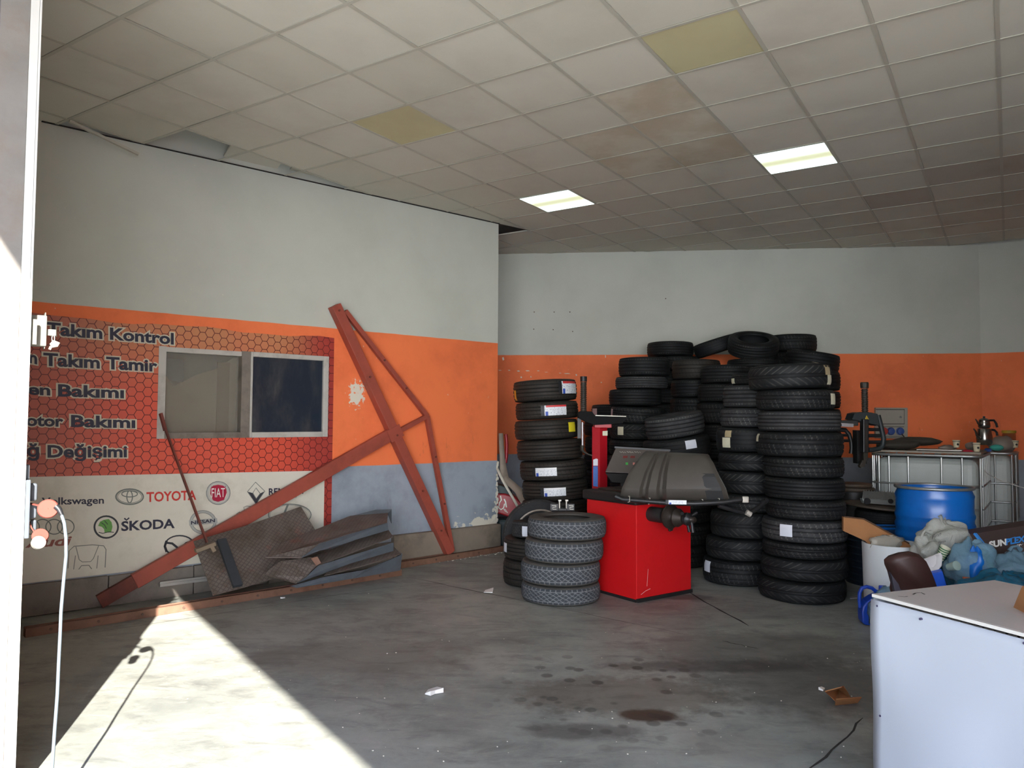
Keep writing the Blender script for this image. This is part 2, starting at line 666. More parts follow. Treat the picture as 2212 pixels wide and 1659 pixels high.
mb = MB()
a, b = P0 + FD * OPEN_W, P0 + FD * 9.6
mb.hexa([a - FN * FT, b - FN * FT, b, a] + [p + UP * 4.15 for p in (a - FN * FT, b - FN * FT, b, a)])
struct('wall_entrance', mb, M['render'])

# ceiling: slab above, grid rails, one object per tile
mb = MB()
zc = CEIL + 0.26
pts = [p + UP * zc for p in ext]
mb.prism(pts, UP * 0.12)
ceiling = struct('ceiling', mb, M['plenum'])
TH_G = 0.5809
GA, GJ = Vector((math.cos(TH_G), -math.sin(TH_G), 0)) * TILE, Vector((math.sin(TH_G), math.cos(TH_G), 0)) * TILE
G0 = Vector((-3.7569, 7.058, 0)) * TILE + UP * CEIL


def gp(a, j, dz=0.0):
    return G0 + GA * a + GJ * j + UP * dz


HALF = [(WB, WN)]                      # keep the side the normal points to


def clip(poly, p0, n):
    r = []
    for i in range(len(poly)):
        a, b = poly[i], poly[(i + 1) % len(poly)]
        da, db = (a - p0).dot(n), (b - p0).dot(n)
        if da >= 0:
            r.append(a)
        if da * db < 0:
            r.append(a.lerp(b, da / (da - db)))
    return r


def in_room(poly):
    p0 = WB + WN * 0.004
    c = sum(poly, Vector()) / len(poly)
    if (c - WB).dot(WD) < 0.25:
        poly = clip(poly, p0, WN)
    poly = clip(poly, E1 - BN * 0.004, -BN)
    poly = clip(poly, E2 - RN * 0.004, -RN)
    poly = clip(poly, P0 + FN * 0.01, FN)
    return poly if len(poly) > 2 else None


MISSING = {(-3, 2), (-3, 3), (-4, 1), (-3, 4)}
LIT = {(0, 7), (4, 7)}
YELLOW = {(4, 3), (0, 3)}
STAIN = {(3, 5), (2, 5), (2, 6), (3, 6), (3, 4)}
DARK = {(5, 10), (6, 9), (7, 9)}
full_me = {}
for a in range(-6, 12):
    for j in range(-4, 15):
        if (a, j) in MISSING:
            continue
        g = 0.014
        poly = in_room([gp(a + g, j + g), gp(a + 1 - g, j + g), gp(a + 1 - g, j + 1 - g), gp(a + g, j + 1 - g)])
        if not poly:
            continue
        c = sum(poly, Vector()) / len(poly)
        v = np.array(c - Vector(CAMP)) @ ROT
        if v[1] < 0.3:
            continue
        px, py = 1106 + F_PX * v[0] / v[1], 829.5 - F_PX * v[2] / v[1]
        if not (-330 < px < 2560 and -420 < py < 640):
            continue
        key = 'lamp' if (a, j) in LIT else 'tile_yellow' if (a, j) in YELLOW else 'tile_stain' if (a, j) in STAIN else 'tile_dark' if (a, j) in DARK else 'tile'
        org = gp(a + 0.5, j + 0.5, 0.0)
        if (a, j) in LIT:
            t = thing('ceiling_light', '', 'light', org)
            t['label'] = 'lit square ceiling panel above the gap between tyre stack and post' if a == 0 else 'lit square ceiling panel nearer the right side of the room'
            mb = MB().box((0, 0, -0.002), (TILE - 0.03, TILE - 0.03, 0.012))
            o = bpy.data.objects.new('diffuser', to_mesh('diffuser', mb, M['lamp']))
            link(o)
            o.parent = t
            o.rotation_euler = (0, 0, -TH_G)
            mb = MB()
            for sx, sy, w, d in ((0, 0.292, 0.6, 0.016), (0, -0.292, 0.6, 0.016), (0.292, 0, 0.016, 0.568), (-0.292, 0, 0.016, 0.568)):
                mb.box((sx, sy, 0.02), (w, d, 0.05))
            o = bpy.data.objects.new('housing', to_mesh('housing', mb, M['rail']))
            link(o)
            o.parent = t
            o.rotation_euler = (0, 0, -TH_G)
            continue
        if len(poly) == 4 and max((poly[i] - poly[(i + 1) % 4]).length for i in range(4)) < TILE and min((poly[i] - poly[(i + 1) % 4]).length for i in range(4)) > 0.57:
            if key not in full_me:
                h = TILE * (0.5 - g)
                full_me[key] = to_mesh('ceiling_tile', MB().prism([(-h, -h, 0), (h, -h, 0), (h, h, 0), (-h, h, 0)], (0, 0, 0.015)), M[key])
            o = bpy.data.objects.new('ceiling_tile', full_me[key])
            o.location = org + UP * random.uniform(0.0, 0.003)
            o.rotation_euler = (random.uniform(-.004, .004), random.uniform(-.004, .004), -TH_G)
        else:
            o = bpy.data.objects.new('ceiling_tile', to_mesh('ceiling_tile', MB().prism(poly, UP * 0.015), M[key]))
        link(o)
        o.parent = ceiling
# grid rails, cut where they meet the walls
RW = 0.024


def rail(p, q, name='grid_rail', dz=0.0):
    x = (q - p).normalized()
    y = Vector((-x.y, x.x, 0))
    poly = in_room([p - y * RW / 2, q - y * RW / 2, q + y * RW / 2, p + y * RW / 2])
    if poly:
        o = obj(name, MB().prism([v - UP * (0.004 + dz) for v in poly], UP * 0.004), M['rail'], ceiling)


for a in range(-4, 12):
    j0, j1 = -4, 15
    p, q = gp(a, j0), gp(a, j1)
    if a < 0:                          # these run into the left wall: cut them there by hand
        d0, d1 = (p - WB).dot(WN), (q - WB).dot(WN)
        if d1 < 0:
            q = p.lerp(q, d0 / (d0 - d1))
    rail(p, q)
for j in range(-3, 15):
    a0 = -6.0
    p, q = gp(a0, j), gp(12, j)
    d0, d1 = (p - WB).dot(WN), (q - WB).dot(WN)
    if j < 9 and d0 < 0:
        p = p.lerp(q, d0 / (d0 - d1))
    rail(p, q, dz=0.0012)
# angle strip along the left wall top, a loose rail hanging from it and two tiles slipped into the gap
obj('edge_rail', MB().box(wl(-2.3, CEIL - 0.004, 0.012), (4.6, 0.022, 0.006), (WD, WN, UP)), M['dark_gap'], ceiling)
mb = MB().bar(fl(150, 256, CEIL) - UP * 0.02, wp(299, 333, 0.16), 0.026, 0.02)
obj('hanging_rail', mb, M['rail'], ceiling)
for s, w, tl in ((-2.95, 0.5, 0.30), (-2.35, 0.45, 0.2)):
    x, y = WD, (WN * math.cos(tl) + UP * math.sin(tl))
    obj('slipped_tile', MB().box(wl(s, CEIL + 0.10, 0.14), (w, 0.42, 0.015), (x, y, x.cross(y))), M['tile'], ceiling)

# skirting along the left wall
mb = MB()
mb.box(wl(-0.70, 0.155, 0.035), (1.42, 0.07, 0.31), (WD, WN, UP))
bb = struct('baseboard_left', mb, M['plinth'], bevel=0.012)
for i in range(6):
    s = -5.35 + i * 0.66
    obj('skirting_slab', MB().box(wl(s + 0.32, 0.118 + 0.004 * (i % 2), 0.02), (0.652, 0.04, 0.236), (WD, WN, UP)), M['stone'], bb, bevel=0.004)


# ------------------------------------------------------------------ flat lettering and printed marks
_tc = {}


def glyphs(s, offset=0.0, shear=0.0):
    key = (s, offset, shear)
    if key not in _tc:
        cu = bpy.data.curves.new('t', 'FONT')
        cu.body = s
        cu.offset = offset
        cu.shear = shear
        cu.resolution_u = 3
        o = bpy.data.objects.new('t', cu)
        COL.objects.link(o)
        dg = bpy.context.evaluated_depsgraph_get()
        me = o.evaluated_get(dg).to_mesh()
        v = [(p.co.x, p.co.y) for p in me.vertices]
        f = [list(p.vertices) for p in me.polygons]
        o.evaluated_get(dg).to_mesh_clear()
        bpy.data.objects.remove(o)
        bpy.data.curves.remove(cu)
        _tc[key] = (v, f)
    return _tc[key]


def text(mb, s, O, ux, uy, cap=None, offset=0.0, bold=0.0, shear=0.0, lift=Vector(), fit=True):
    """ux: vector of the full text width, uy: vector of the capital height"""
    v0, _ = glyphs(s, 0.0, shear)
    x0, x1 = min(p[0] for p in v0), max(p[0] for p in v0)
    H, _ = glyphs('H', 0.0)
    hh = max(p[1] for p in H)
    v, f = glyphs(s, offset + bold, shear)
    mb.add([O + lift + ux * ((p[0] - x0) / (x1 - x0)) + uy * (p[1] / hh) for p in v], f)
    return mb


def stroke(mb, pts, w, n, closed=False):
    pts = [Vector(p) for p in pts]
    k = len(pts)
    rows = []
    for i in range(k):
        t = (pts[(i + 1) % k] - pts[i - 1]) if closed else (pts[min(i + 1, k - 1)] - pts[max(i - 1, 0)])
        sd = t.cross(n).normalized() * (w / 2)
        rows.append([pts[i] - sd, pts[i] + sd])
    if closed:
        rows.append(rows[0])
    return mb.grid(rows)


def disc(mb, c, ux, uy, n=24):
    return mb.quad([c + ux * math.cos(2 * math.pi * i / n) + uy * math.sin(2 * math.pi * i / n) for i in range(n)])


def epts(cx, cy, rx, ry, off, a0=0, a1=360, n=28, f=wp):
    k = n if a1 - a0 == 360 else n + 1
    return [f(cx + rx * math.cos(math.radians(a0 + (a1 - a0) * i / n)), cy - ry * math.sin(math.radians(a0 + (a1 - a0) * i / n)), off) for i in range(k)]


def hex_mat():
    t = NT('honeycomb_print')
    uv = t.n('ShaderNodeUVMap').outputs[0]
    u, v, _ = t.xyz(uv)
    p = t.n('ShaderNodeCombineXYZ')
    t.set(p.inputs[0], t.math('MULTIPLY_ADD', v, 1 / 0.0762, 200.0))
    t.set(p.inputs[1], t.math('MULTIPLY_ADD', u, 1 / 0.0715, 200 * 1.7320508))
    r, h = (1.0, 1.7320508, 1.0), (0.5, 0.8660254, 0.0)
    a = t.vm('SUBTRACT', t.vm('MODULO', p.outputs[0], r).outputs[0], h).outputs[0]
    b = t.vm('SUBTRACT', t.vm('MODULO', t.vm('SUBTRACT', p.outputs[0], h).outputs[0], r).outputs[0], h).outputs[0]
    flat = (1, 1, 0)
    a, b = t.vm('MULTIPLY', a, flat).outputs[0], t.vm('MULTIPLY', b, flat).outputs[0]
    la = t.n('ShaderNodeVectorMath', operation='LENGTH')
    lb = t.n('ShaderNodeVectorMath', operation='LENGTH')
    t.set(la.inputs[0], a)
    t.set(lb.inputs[0], b)
    mx = t.n('ShaderNodeMix', data_type='VECTOR')
    t.set(mx.inputs[0], t.math('LESS_THAN', la.outputs[1], lb.outputs[1]))
    t.set(mx.inputs[4], b)
    t.set(mx.inputs[5], a)
    g = t.vm('ABSOLUTE', mx.outputs[1]).outputs[0]
    gx, gy, _ = t.xyz(g)
    d = t.math('MAXIMUM', gx, t.math('MULTIPLY_ADD', gx, 0.5, t.math('MULTIPLY', gy, 0.8660254)))
    line = t.step(d, 0.452, 0.468)
    col = t.mix(t.step(v, 1.6, 2.25), C('#d6553f'), C('#bf8058'))
    col = t.mix(t.step(u, -2.7, -2.15), col, C('#a03a33'))
    col = t.mix(t.step(u, -3.7, -4.7), col, C('#ad5a48'))
    col = t.mix(t.math('MULTIPLY', t.step(t.noise(t.coord(), 2.5, 4), 0.4, 0.7), 0.25), col, C('#d9664c'))
    col = t.mix(line, col, C('#5c1a1c'))
    return t.done(col, 0.45)


M['hex'] = hex_mat()
M['sheet_white'] = pm('poster_white', '#d5d2c4', 0.45, 0, 0.08, 3, 0, '#9c947f', 0.45)
M['navy'] = pm('print_navy', '#23263c', 0.5, 0, 0.05)
M['cream'] = pm('print_cream', '#cdc6b0', 0.5, 0, 0.05)
M['ink'] = pm('print_dark', '#2c3038', 0.5, 0, 0.1)
M['ink_grey'] = pm('print_grey', '#6f756f', 0.5, 0, 0.1)
M['ink_silver'] = pm('print_silver', '#a9aca8', 0.4, 0, 0.15)
M['ink_red'] = pm('print_red', '#c8352c', 0.5, 0, 0.05)
M['ink_brown'] = pm('print_brown', '#8f5346', 0.5, 0, 0.05)
M['ink_crimson'] = pm('print_crimson', '#a5173a', 0.45, 0, 0.1)
M['ink_green'] = pm('print_green', '#5d9a45', 0.5, 0, 0.1)
M['white'] = pm('white_paint', '#e6e4de', 0.5, 0, 0.04)

# poster: honeycomb sheet cut round the window, white panel, lettering, emblems
poster = thing('wall_poster', 'large red honeycomb poster with car service lettering around the window', 'poster', wl(-3.5, 0.25))
PS0, PS1, PZ0, PZ1 = -4.82, -2.085, 0.25, 2.285
mb = MB()


def sheet(mb, s0, s1, z0, z1, off=0.004, n=1):
    for i in range(n):
        a, b = s0 + (s1 - s0) * i / n, s0 + (s1 - s0) * (i + 1) / n
        e = (lambda s: 0.012 * math.sin(s * 5.1) + 0.006 * math.sin(s * 13)) if n > 1 else (lambda s: 0)
        q = [(a, z0), (b, z0), (b, z1 + e(b)), (a, z1 + e(a))]
        mb.quad([wl(s, z, off) for s, z in q], [(s, z) for s, z in q])


sheet(mb, PS0, WS0 + 0.004, PZ0, WZ1)
sheet(mb, PS0, PS1, WZ1 - 0.004, PZ1, n=18)
sheet(mb, WS1 - 0.004, PS1, PZ0, WZ1)
sheet(mb, WS0, WS1, PZ0, WZ0 + 0.004)
sheet_o = obj('honeycomb_sheet', mb, M['hex'], poster)
mb = MB()
n = 14
rows = []
for i in range(n + 1):
    s = PS0 + (-2.165 - PS0) * i / n
    rows.append([wl(s, PZ0, 0.006), wl(s, 1.047 - 0.02 * (s + 4.56), 0.006)])
mb.grid(rows)
panel_o = obj('white_panel', mb, M['sheet_white'], poster)
LETTERS = [('Takım Kontrol', 101, 722, 374, 743.5, 696.5), ('n', 64, 783, 79, 786, 758), ('Takım Tamir', 95, 789, 338, 802, 763),
           ('en', 62, 851.5, 107, 853.5, 829), ('Bakımı', 127, 855.5, 266, 859.5, 831), ('otor', 58, 919, 135, 921, 896),
           ('Bakımı', 155, 921.5, 290.5, 924, 897.5), ('ğ', 60, 986, 83, 986.5, 961), ('Değişimi', 104, 987.5, 273, 987, 962.5)]
for s, x0, y0, x1, y1, yt in LETTERS:
    O = wp(x0, y0, 0.007)
    ux = wp(x1, y1, 0.007) - O
    uy = wp(x0, yt, 0.007) - O
    if len(s) == 1:                    # single letters: no capital to measure, keep proportions
        uy = uy * 1.0
    obj('letter_outline', text(MB(), s, O, ux, uy, offset=0.085, bold=0.02), M['cream'], sheet_o)
    obj('lettering', text(MB(), s, O, ux, uy, bold=0.032, lift=WN * 0.002), M['navy'], sheet_o)


def brand(s, x0, y0, x1, y1, yt, mat, bold=0.02, shear=0.0):
    mb = MB()
    O = wp(x0, y0, 0.008)
    text(mb, s, O, wp(x1, y1, 0.008) - O, wp(x0, yt, 0.008) - O, bold=bold, shear=shear)
    obj('brand_lettering', mb, M[mat], panel_o)


brand('Volkswagen', 91, 1090.5, 224, 1087.5, 1075.5, 'navy', 0.022)
brand('TOYOTA', 317, 1084, 423, 1079, 1064, 'ink_red', 0.025)
brand('RENAULT', 581, 1069, 659, 1066, 1055.5, 'navy', 0.025)
brand('Passion for life', 581, 1077, 641, 1075.5, 1071, 'ink_grey', 0.0)
brand('Audi', 57, 1182.5, 154, 1177, 1163, 'ink_brown', 0.03, 0.25)
brand('SKODA', 263, 1146.5, 376, 1140, 1127, 'navy', 0.03)
mb = MB()
stroke(mb, [wp(x, y, 0.008) for x, y in ((268.5, 1119.5), (273.5, 1123.5), (279, 1118.5))], 0.012, WN)
obj('brand_lettering', mb, M['navy'], panel_o)


def emblem(build, mat):
    mb = MB()
    build(mb)
    obj('emblem', mb, M[mat], panel_o)


def S(mb, px, w, closed=False, off=0.008):
    stroke(mb, [wp(x, y, off) for x, y in px], w, WN, closed)


def E(mb, cx, cy, rx, ry, w, a0=0, a1=360, off=0.008):
    stroke(mb, epts(cx, cy, rx, ry, off, a0, a1), w, WN, a1 - a0 == 360)


def fillpx(mb, px, off=0.0075):
    mb.quad([wp(x, y, off) for x, y in px])


def em_oval(mb):
    E(mb, 280, 1073, 29.5, 16.5, 0.012)
    E(mb, 280, 1073, 26, 13.5, 0.004)
    E(mb, 280, 1067, 17, 6.5, 0.008)
    E(mb, 280, 1073, 6, 13, 0.008)


emblem(em_oval, 'ink_grey')
emblem(lambda mb: (E(mb, 471.5, 1065, 24.5, 23.5, 0.016), E(mb, 471.5, 1065, 20.5, 19.5, 0.006)), 'ink_silver')
emblem(lambda mb: E(mb, 471.5, 1065, 25.8, 25, 0.004), 'ink')
emblem(lambda mb: fillpx(mb, [(456, 1050), (471, 1047), (488, 1050), (490, 1064), (484, 1080), (471, 1084), (460, 1081), (454, 1066)]), 'ink_crimson')
mb = MB()
O = wp(457, 1074.5, 0.010)
text(mb, 'FIAT', O, wp(486, 1073.5, 0.010) - O, wp(457, 1055, 0.010) - O, bold=0.0)
obj('brand_lettering', mb, M['white'], panel_o)


def em_diamond(mb):
    o = [(552, 1041.5), (572, 1061), (553, 1089), (534.5, 1062)]
    i = [(553, 1054), (562, 1066), (553.5, 1077), (546, 1065)]
    S(mb, o, 0.008, True)
    S(mb, i, 0.008, True)


emblem(em_diamond, 'ink_grey')
emblem(lambda mb: (fillpx(mb, [(534.5, 1062), (546, 1065), (553.5, 1077), (553, 1089)]), fillpx(mb, [(572, 1061), (553, 1089), (553.5, 1077), (562, 1066)])), 'ink')
emblem(lambda mb: [E(mb, x, 1138, 18, 16, 0.008) for x in (67, 92, 117, 142)], 'ink_grey')
emblem(lambda mb: (E(mb, 229.5, 1138.5, 25.5, 23.5, 0.014), S(mb, [(213, 1150), (222, 1152), (235, 1149), (246, 1150)], 0.006), S(mb, [(219, 1129), (226, 1134), (230, 1142)], 0.005),
                   S(mb, [(226, 1125), (233, 1133)], 0.005)), 'ink')
emblem(lambda mb: fillpx(mb, [(212, 1136), (216, 1127), (224, 1123), (235, 1121), (241, 1128), (243, 1138), (240, 1150), (226, 1151), (225, 1143), (220, 1138)]), 'ink_green')
emblem(lambda mb: E(mb, 438.5, 1128, 26, 23, 0.018), 'ink_silver')
emblem(lambda mb: (E(mb, 438.5, 1128, 28.6, 25.4, 0.004), E(mb, 438.5, 1128, 23, 20, 0.004)), 'ink_grey')
emblem(lambda mb: fillpx(mb, [(408, 1124), (469, 1119), (470, 1130), (409, 1136)], 0.009), 'ink_silver')
mb = MB()
O = wp(413, 1133, 0.0105)
text(mb, 'NISSAN', O, wp(464, 1127.5, 0.0105) - O, wp(413, 1126, 0.0105) - O, bold=0.03)
obj('brand_lettering', mb, M['navy'], panel_o)


def em_wings(mb):
    E(mb, 388, 1179, 32, 22, 0.012)
    S(mb, [(357, 1172), (372, 1174), (382, 1182), (388, 1189), (394, 1181), (402, 1173), (419, 1169)], 0.018)
    S(mb, [(360, 1168), (356, 1180), (360, 1192)], 0.02)


emblem(em_wings, 'ink')


def em_h(mb):
    S(mb, [(147, 1228), (149, 1190), (160, 1180), (200, 1177), (224, 1179), (229, 1187), (227, 1226)], 0.006)
    S(mb, [(164, 1181), (171, 1209), (178, 1214), (196, 1213), (202, 1206), (213, 1179)], 0.005)
    S(mb, [(159, 1230), (163, 1200)], 0.005)
    S(mb, [(209, 1228), (212, 1200)], 0.005)
    S(mb, [(170, 1230), (176, 1222), (192, 1221), (198, 1229)], 0.006)


emblem(em_h, 'ink_grey')
emblem(lambda mb: (E(mb, 626, 1112, 46, 23, 0.01), E(mb, 626, 1112, 43, 20.5, 0.003), S(mb, [(607, 1126), (622, 1090)], 0.02), S(mb, [(632, 1133), (650, 1096)], 0.02), S(mb, [(612, 1116), (645, 1106)], 0.012)), 'ink_grey')
emblem(lambda mb: (S(mb, [(513, 1120), (511, 1110), (517, 1106), (524, 1108), (528, 1101), (526, 1096), (533, 1093), (542, 1094), (546, 1100), (540, 1104), (545, 1110), (536, 1114), (530, 1122)], 0.006),
                   S(mb, [(520, 1118), (526, 1112), (535, 1107)], 0.005)), 'ink_grey')

# window
M['frame'] = pm('window_frame', '#b9b6ae', 0.5, 0, 0.15, 8, 0, '#6d645a', 0.4)
M['frame_dirty'] = pm('window_frame_dirty', '#7d756b', 0.6, 0, 0.3, 8, 0.1, '#453d36', 0.6)


def glass_mat(name, tint, alpha, dust=0.0, rough=0.08):
    t = NT(name)
    v = t.coord()
    tr = t.n('ShaderNodeBsdfTransparent')
    gl = t.b
    m = t.n('ShaderNodeMixShader')
    tr.inputs[0].default_value = (0.9, 0.92, 0.92, 1)
    col = C(tint)
    a = alpha
    if dust:
        d = t.step(t.noise(t.mapping(v, (3, 3, 1.2)), 2.2, 9, 0.7, 0.3), 0.42, 0.9)
        col = t.mix(t.math('MULTIPLY', d, dust), C(tint), C('#8c8577'))
    t.set(m.inputs[0], a)
    t.t.links.new(tr.outputs[0], m.inputs[1])
    t.t.links.new(gl.outputs[0], m.inputs[2])
    t.t.links.new(m.outputs[0], t.out.inputs[0])
    return t.done(col, rough)


M['glass'] = glass_mat('dusty_veil_glass', '#a39d90', 0.30, 0, 0.35)  # beige tint paints a haze veil that lightens the dim view behind
M['dark_glass'] = glass_mat('blacked_out_glass', '#232d3a', 0.97, 0.32, 0.3)
M['card'] = pm('faded_board', '#b3a28c', 0.8, 0, 0.1, 3, 0, '#75675a', 0.4)
M['card2'] = pm('board_edge', '#8f7d68', 0.8, 0, 0.1)
win = struct('window_1', MB().box(wl(WS0 + 0.03, (WZ0 + WZ1) / 2, -0.05), (0.06, 0.12, WZ1 - WZ0), (WD, WN, UP)), M['frame'])


def wbox(name, s0, s1, z0, z1, o0, o1, mat, par=win, **k):
    return obj(name, MB().box(wl((s0 + s1) / 2, (z0 + z1) / 2, (o0 + o1) / 2), (s1 - s0, o1 - o0, z1 - z0), (WD, WN, UP)), M[mat], par, **k)


wbox('window_frame', WS0 + 0.06, WM - 0.05, WZ1 - 0.045, WZ1, -0.11, 0.0, 'frame')
wbox('window_frame', WS0 + 0.06, WM - 0.05, WZ0, WZ0 + 0.05, -0.11, 0.01, 'frame_dirty')
wbox('window_frame', WM - 0.085, WM - 0.005, WZ0, WZ1, -0.11, 0.012, 'frame_dirty')
s0, s1 = WM - 0.005, WS1
mb = MB()
for a in ((s0, s0 + 0.02, WZ0, WZ1), (s1 - 0.055, s1, WZ0, WZ1), (s0 + 0.02, s1 - 0.055, WZ0, WZ0 + 0.05), (s0 + 0.02, s1 - 0.055, WZ1 - 0.045, WZ1)):
    mb.box(wl((a[0] + a[1]) / 2, (a[2] + a[3]) / 2, -0.019), (a[1] - a[0], 0.082, a[3] - a[2]), (WD, WN, UP))
sash = obj('sash', mb, M['frame'], win, bevel=0.004)
wbox('pane', s0 + 0.015, s1 - 0.05, WZ0 + 0.04, WZ1 - 0.04, -0.012, -0.004, 'dark_glass', sash)
wbox('pane', WS0 + 0.05, WM - 0.08, WZ0 + 0.04, WZ1 - 0.04, -0.075, -0.069, 'glass')
# what shows through the left pane: a board with a torn, curved top edge
pts = [(WS0 - 0.1, 1.25), (WM + 0.05, 1.25), (WM + 0.05, 2.12), (WM - 0.10, 2.045), (WM - 0.22, 1.955), (WM - 0.40, 1.89), (WS0 + 0.19, 1.775), (WS0 + 0.13, 1.86), (WS0 - 0.1, 1.90)]
board = obj('warped_board', MB().prism([wl(s, z, -0.225) for s, z in pts], WN * 0.008), M['card'])
tag(board, 'warped brown board standing behind the left window pane', 'board')
b2 = MB().box(wl(WM - 0.17, 1.55, -0.209), (0.11, 0.012, 0.92), (WD, WN, UP))
tag(obj('wooden_strip', b2, M['card2']), 'darker brown strip in front of warped board beside window mullion', 'strip')
fm = obj('blue_film', MB().grid([[wl(s, z + 0.03 * math.sin(3 * s), -0.30) for s in (-3.85, -3.7, -3.55, -3.45, -3.40)] for z in (1.80, 2.0)]), pm('blue_grey_film', '#6f8084', 0.5), solid=0.004)
tag(fm, 'blue grey sheet hanging behind the warped board in the window', 'sheet')
# small office behind the window
mb = MB()
q = [wl(WS0 - 0.6, 0.6, -TH), wl(WS1 + 0.6, 0.6, -TH), wl(WS1 + 0.6, 0.6, -0.75), wl(WS0 - 0.6, 0.6, -0.75)]
r = [p + UP * 2.1 for p in q]
mb.add(q + r, [(0, 1, 2, 3), (7, 6, 5, 4), (1, 5, 6, 2), (2, 6, 7, 3), (3, 7, 4, 0)])
M['office'] = pm('office_wall', '#e6e2d6', 0.8, 0, 0.06)
struct('wall_office', mb, M['office'])

# ------------------------------------------------------------------ steel frame leaning on the wall
M['red_oxide'] = pm('red_oxide_paint', '#9d4a3a', 0.55, 0, 0.14, 7, 0.08, '#5e3026', 0.35)
M['red_oxide_dark'] = pm('red_oxide_dark', '#6e3327', 0.65, 0, 0.2, 9, 0.1, '#3b241d', 0.6)
fr = thing('steel_truss', 'tall red-painted welded steel frame leaning on the orange wall', 'frame', wl(-1.0, 0, 0.1))
top, foot = wp(722, 660, 0.07), wp(966, 1186, 0.10)
foot = top + (foot - top) * ((top.z - 0.07) / (top.z - foot.z))
jn = wp(848, 936, 0.085)
obj('main_beam', MB().bar(top, foot, 0.10, 0.10, WN), M['red_oxide'], fr, bevel=0.004)
arm_end = wp(290, 1256, 0.075)
obj('arm', MB().bar(jn, arm_end, 0.05, 0.125, WN.cross((arm_end - jn).normalized())), M['red_oxide'], fr, bevel=0.004)
e2 = wp(214, 1305, 0.06)
e2.z = max(e2.z, 0.05)
obj('arm_foot', MB().bar(arm_end, e2, 0.045, 0.11, WN.cross((arm_end - jn).normalized())), M['red_oxide_dark'], fr)
kn = wp(922, 899, 0.075)
obj('brace', MB().bar(wp(745, 672, 0.075), kn, 0.045, 0.045, WN), M['red_oxide'], fr)
obj('brace', MB().bar(kn, wp(976, 1188, 0.10), 0.045, 0.045, WN), M['red_oxide'], fr)
obj('strut', MB().bar(wp(860, 932, 0.08), kn, 0.045, 0.045, WN), M['red_oxide'], fr)
obj('joint_plate', MB().box(jn + WN * 0.055, (0.16, 0.008, 0.13), ((jn - arm_end).normalized(), WN, WN.cross((jn - arm_end).normalized()))), M['red_oxide'], fr)
for p_, q_, ts in ((top, foot, (0.02, 0.27, 0.5, 0.73, 0.9)), (wp(745, 672, 0.075), kn, (0.45, 0.72)), (kn, wp(976, 1188, 0.10), (0.3, 0.65))):
    for t_ in ts:
        c = p_.lerp(q_, t_)
        obj('bolt', MB().cyl(c, c + WN * (0.062 if p_ is top else 0.034), 0.011, 8), M['red_oxide_dark'], fr)

# channels lying along the floor
M['rust'] = pm('rusty_channel', '#7b5947', 0.7, 0, 0.3, 10, 0.15, '#4a2e22', 0.6)
M['rust_dark'] = pm('dark_rusty_channel', '#5d463a', 0.7, 0, 0.3, 10, 0.15, '#33281f', 0.6)


def channel(name, a, b, w, h, mat, label):
    t = thing(name, label, 'channel', (a + b) / 2)
    x = (b - a).normalized()
    y = UP.cross(x)
    c = (a + b) / 2 + y * w / 2
    L = (b - a).length
    mb = MB()
    mb.box(c + UP * 0.003, (L, w, 0.006), (x, y, UP))
    mb.box(c - y * (w / 2 - 0.004) + UP * h / 2, (L, 0.008, h), (x, y, UP))
    mb.box(c + y * (w / 2 - 0.004) + UP * h / 2, (L, 0.008, h), (x, y, UP))
    mb.box(c - y * (w / 2 - 0.014) + UP * (h - 0.003), (L, 0.028, 0.006), (x, y, UP))
    obj('web', mb, M[mat], t)
    mb = MB()
    for i in range(int(L / 0.3)):
        mb.cyl(a + x * (0.15 + i * 0.3) - y * 0.006 + UP * h * 0.5, a + x * (0.15 + i * 0.3) + y * 0.01 + UP * h * 0.5, 0.010, 8)
    obj('bolt_heads', mb, M['rust_dark'], t)
    return t


channel('steel_channel', fl(55, 1378), fl(868, 1243), 0.07, 0.062, 'rust', 'long rusty steel channel on the floor beneath the folded ramps')
channel('steel_channel', fl(866, 1229) + Vector((0.0, 0.02, 0)), fl(1087, 1195) + Vector((0, 0.1, 0)), 0.09, 0.065, 'rust', 'shorter rusty steel channel on the floor below the frame foot')
for i, (a, b, z, lb) in enumerate([((240, 1303), (452, 1262), 0.02, 'bright aluminium strip on floor left of the leaning ramp'),
                                   ((140, 1300), (300, 1275), 0.02, 'dull aluminium strip against the skirting behind the white cable'),
                                   ((345, 1260), (600, 1215), 0.10, 'upper aluminium strip lying along the skirting behind the red arm')]):
    p, q = fl(*a), fl(*b)
    if z > 0.05:
        p, q = wp(*a, 0.09), wp(*b, 0.09)
        p.z = q.z = 0.11
    mb = MB().bar(p + UP * 0.012, q + UP * 0.012, 0.035, 0.022)
    mb.bar(p + UP * 0.03, q + UP * 0.03, 0.012, 0.02)
    tag(obj('aluminium_strip', mb, M['alu']), lb, 'strip')


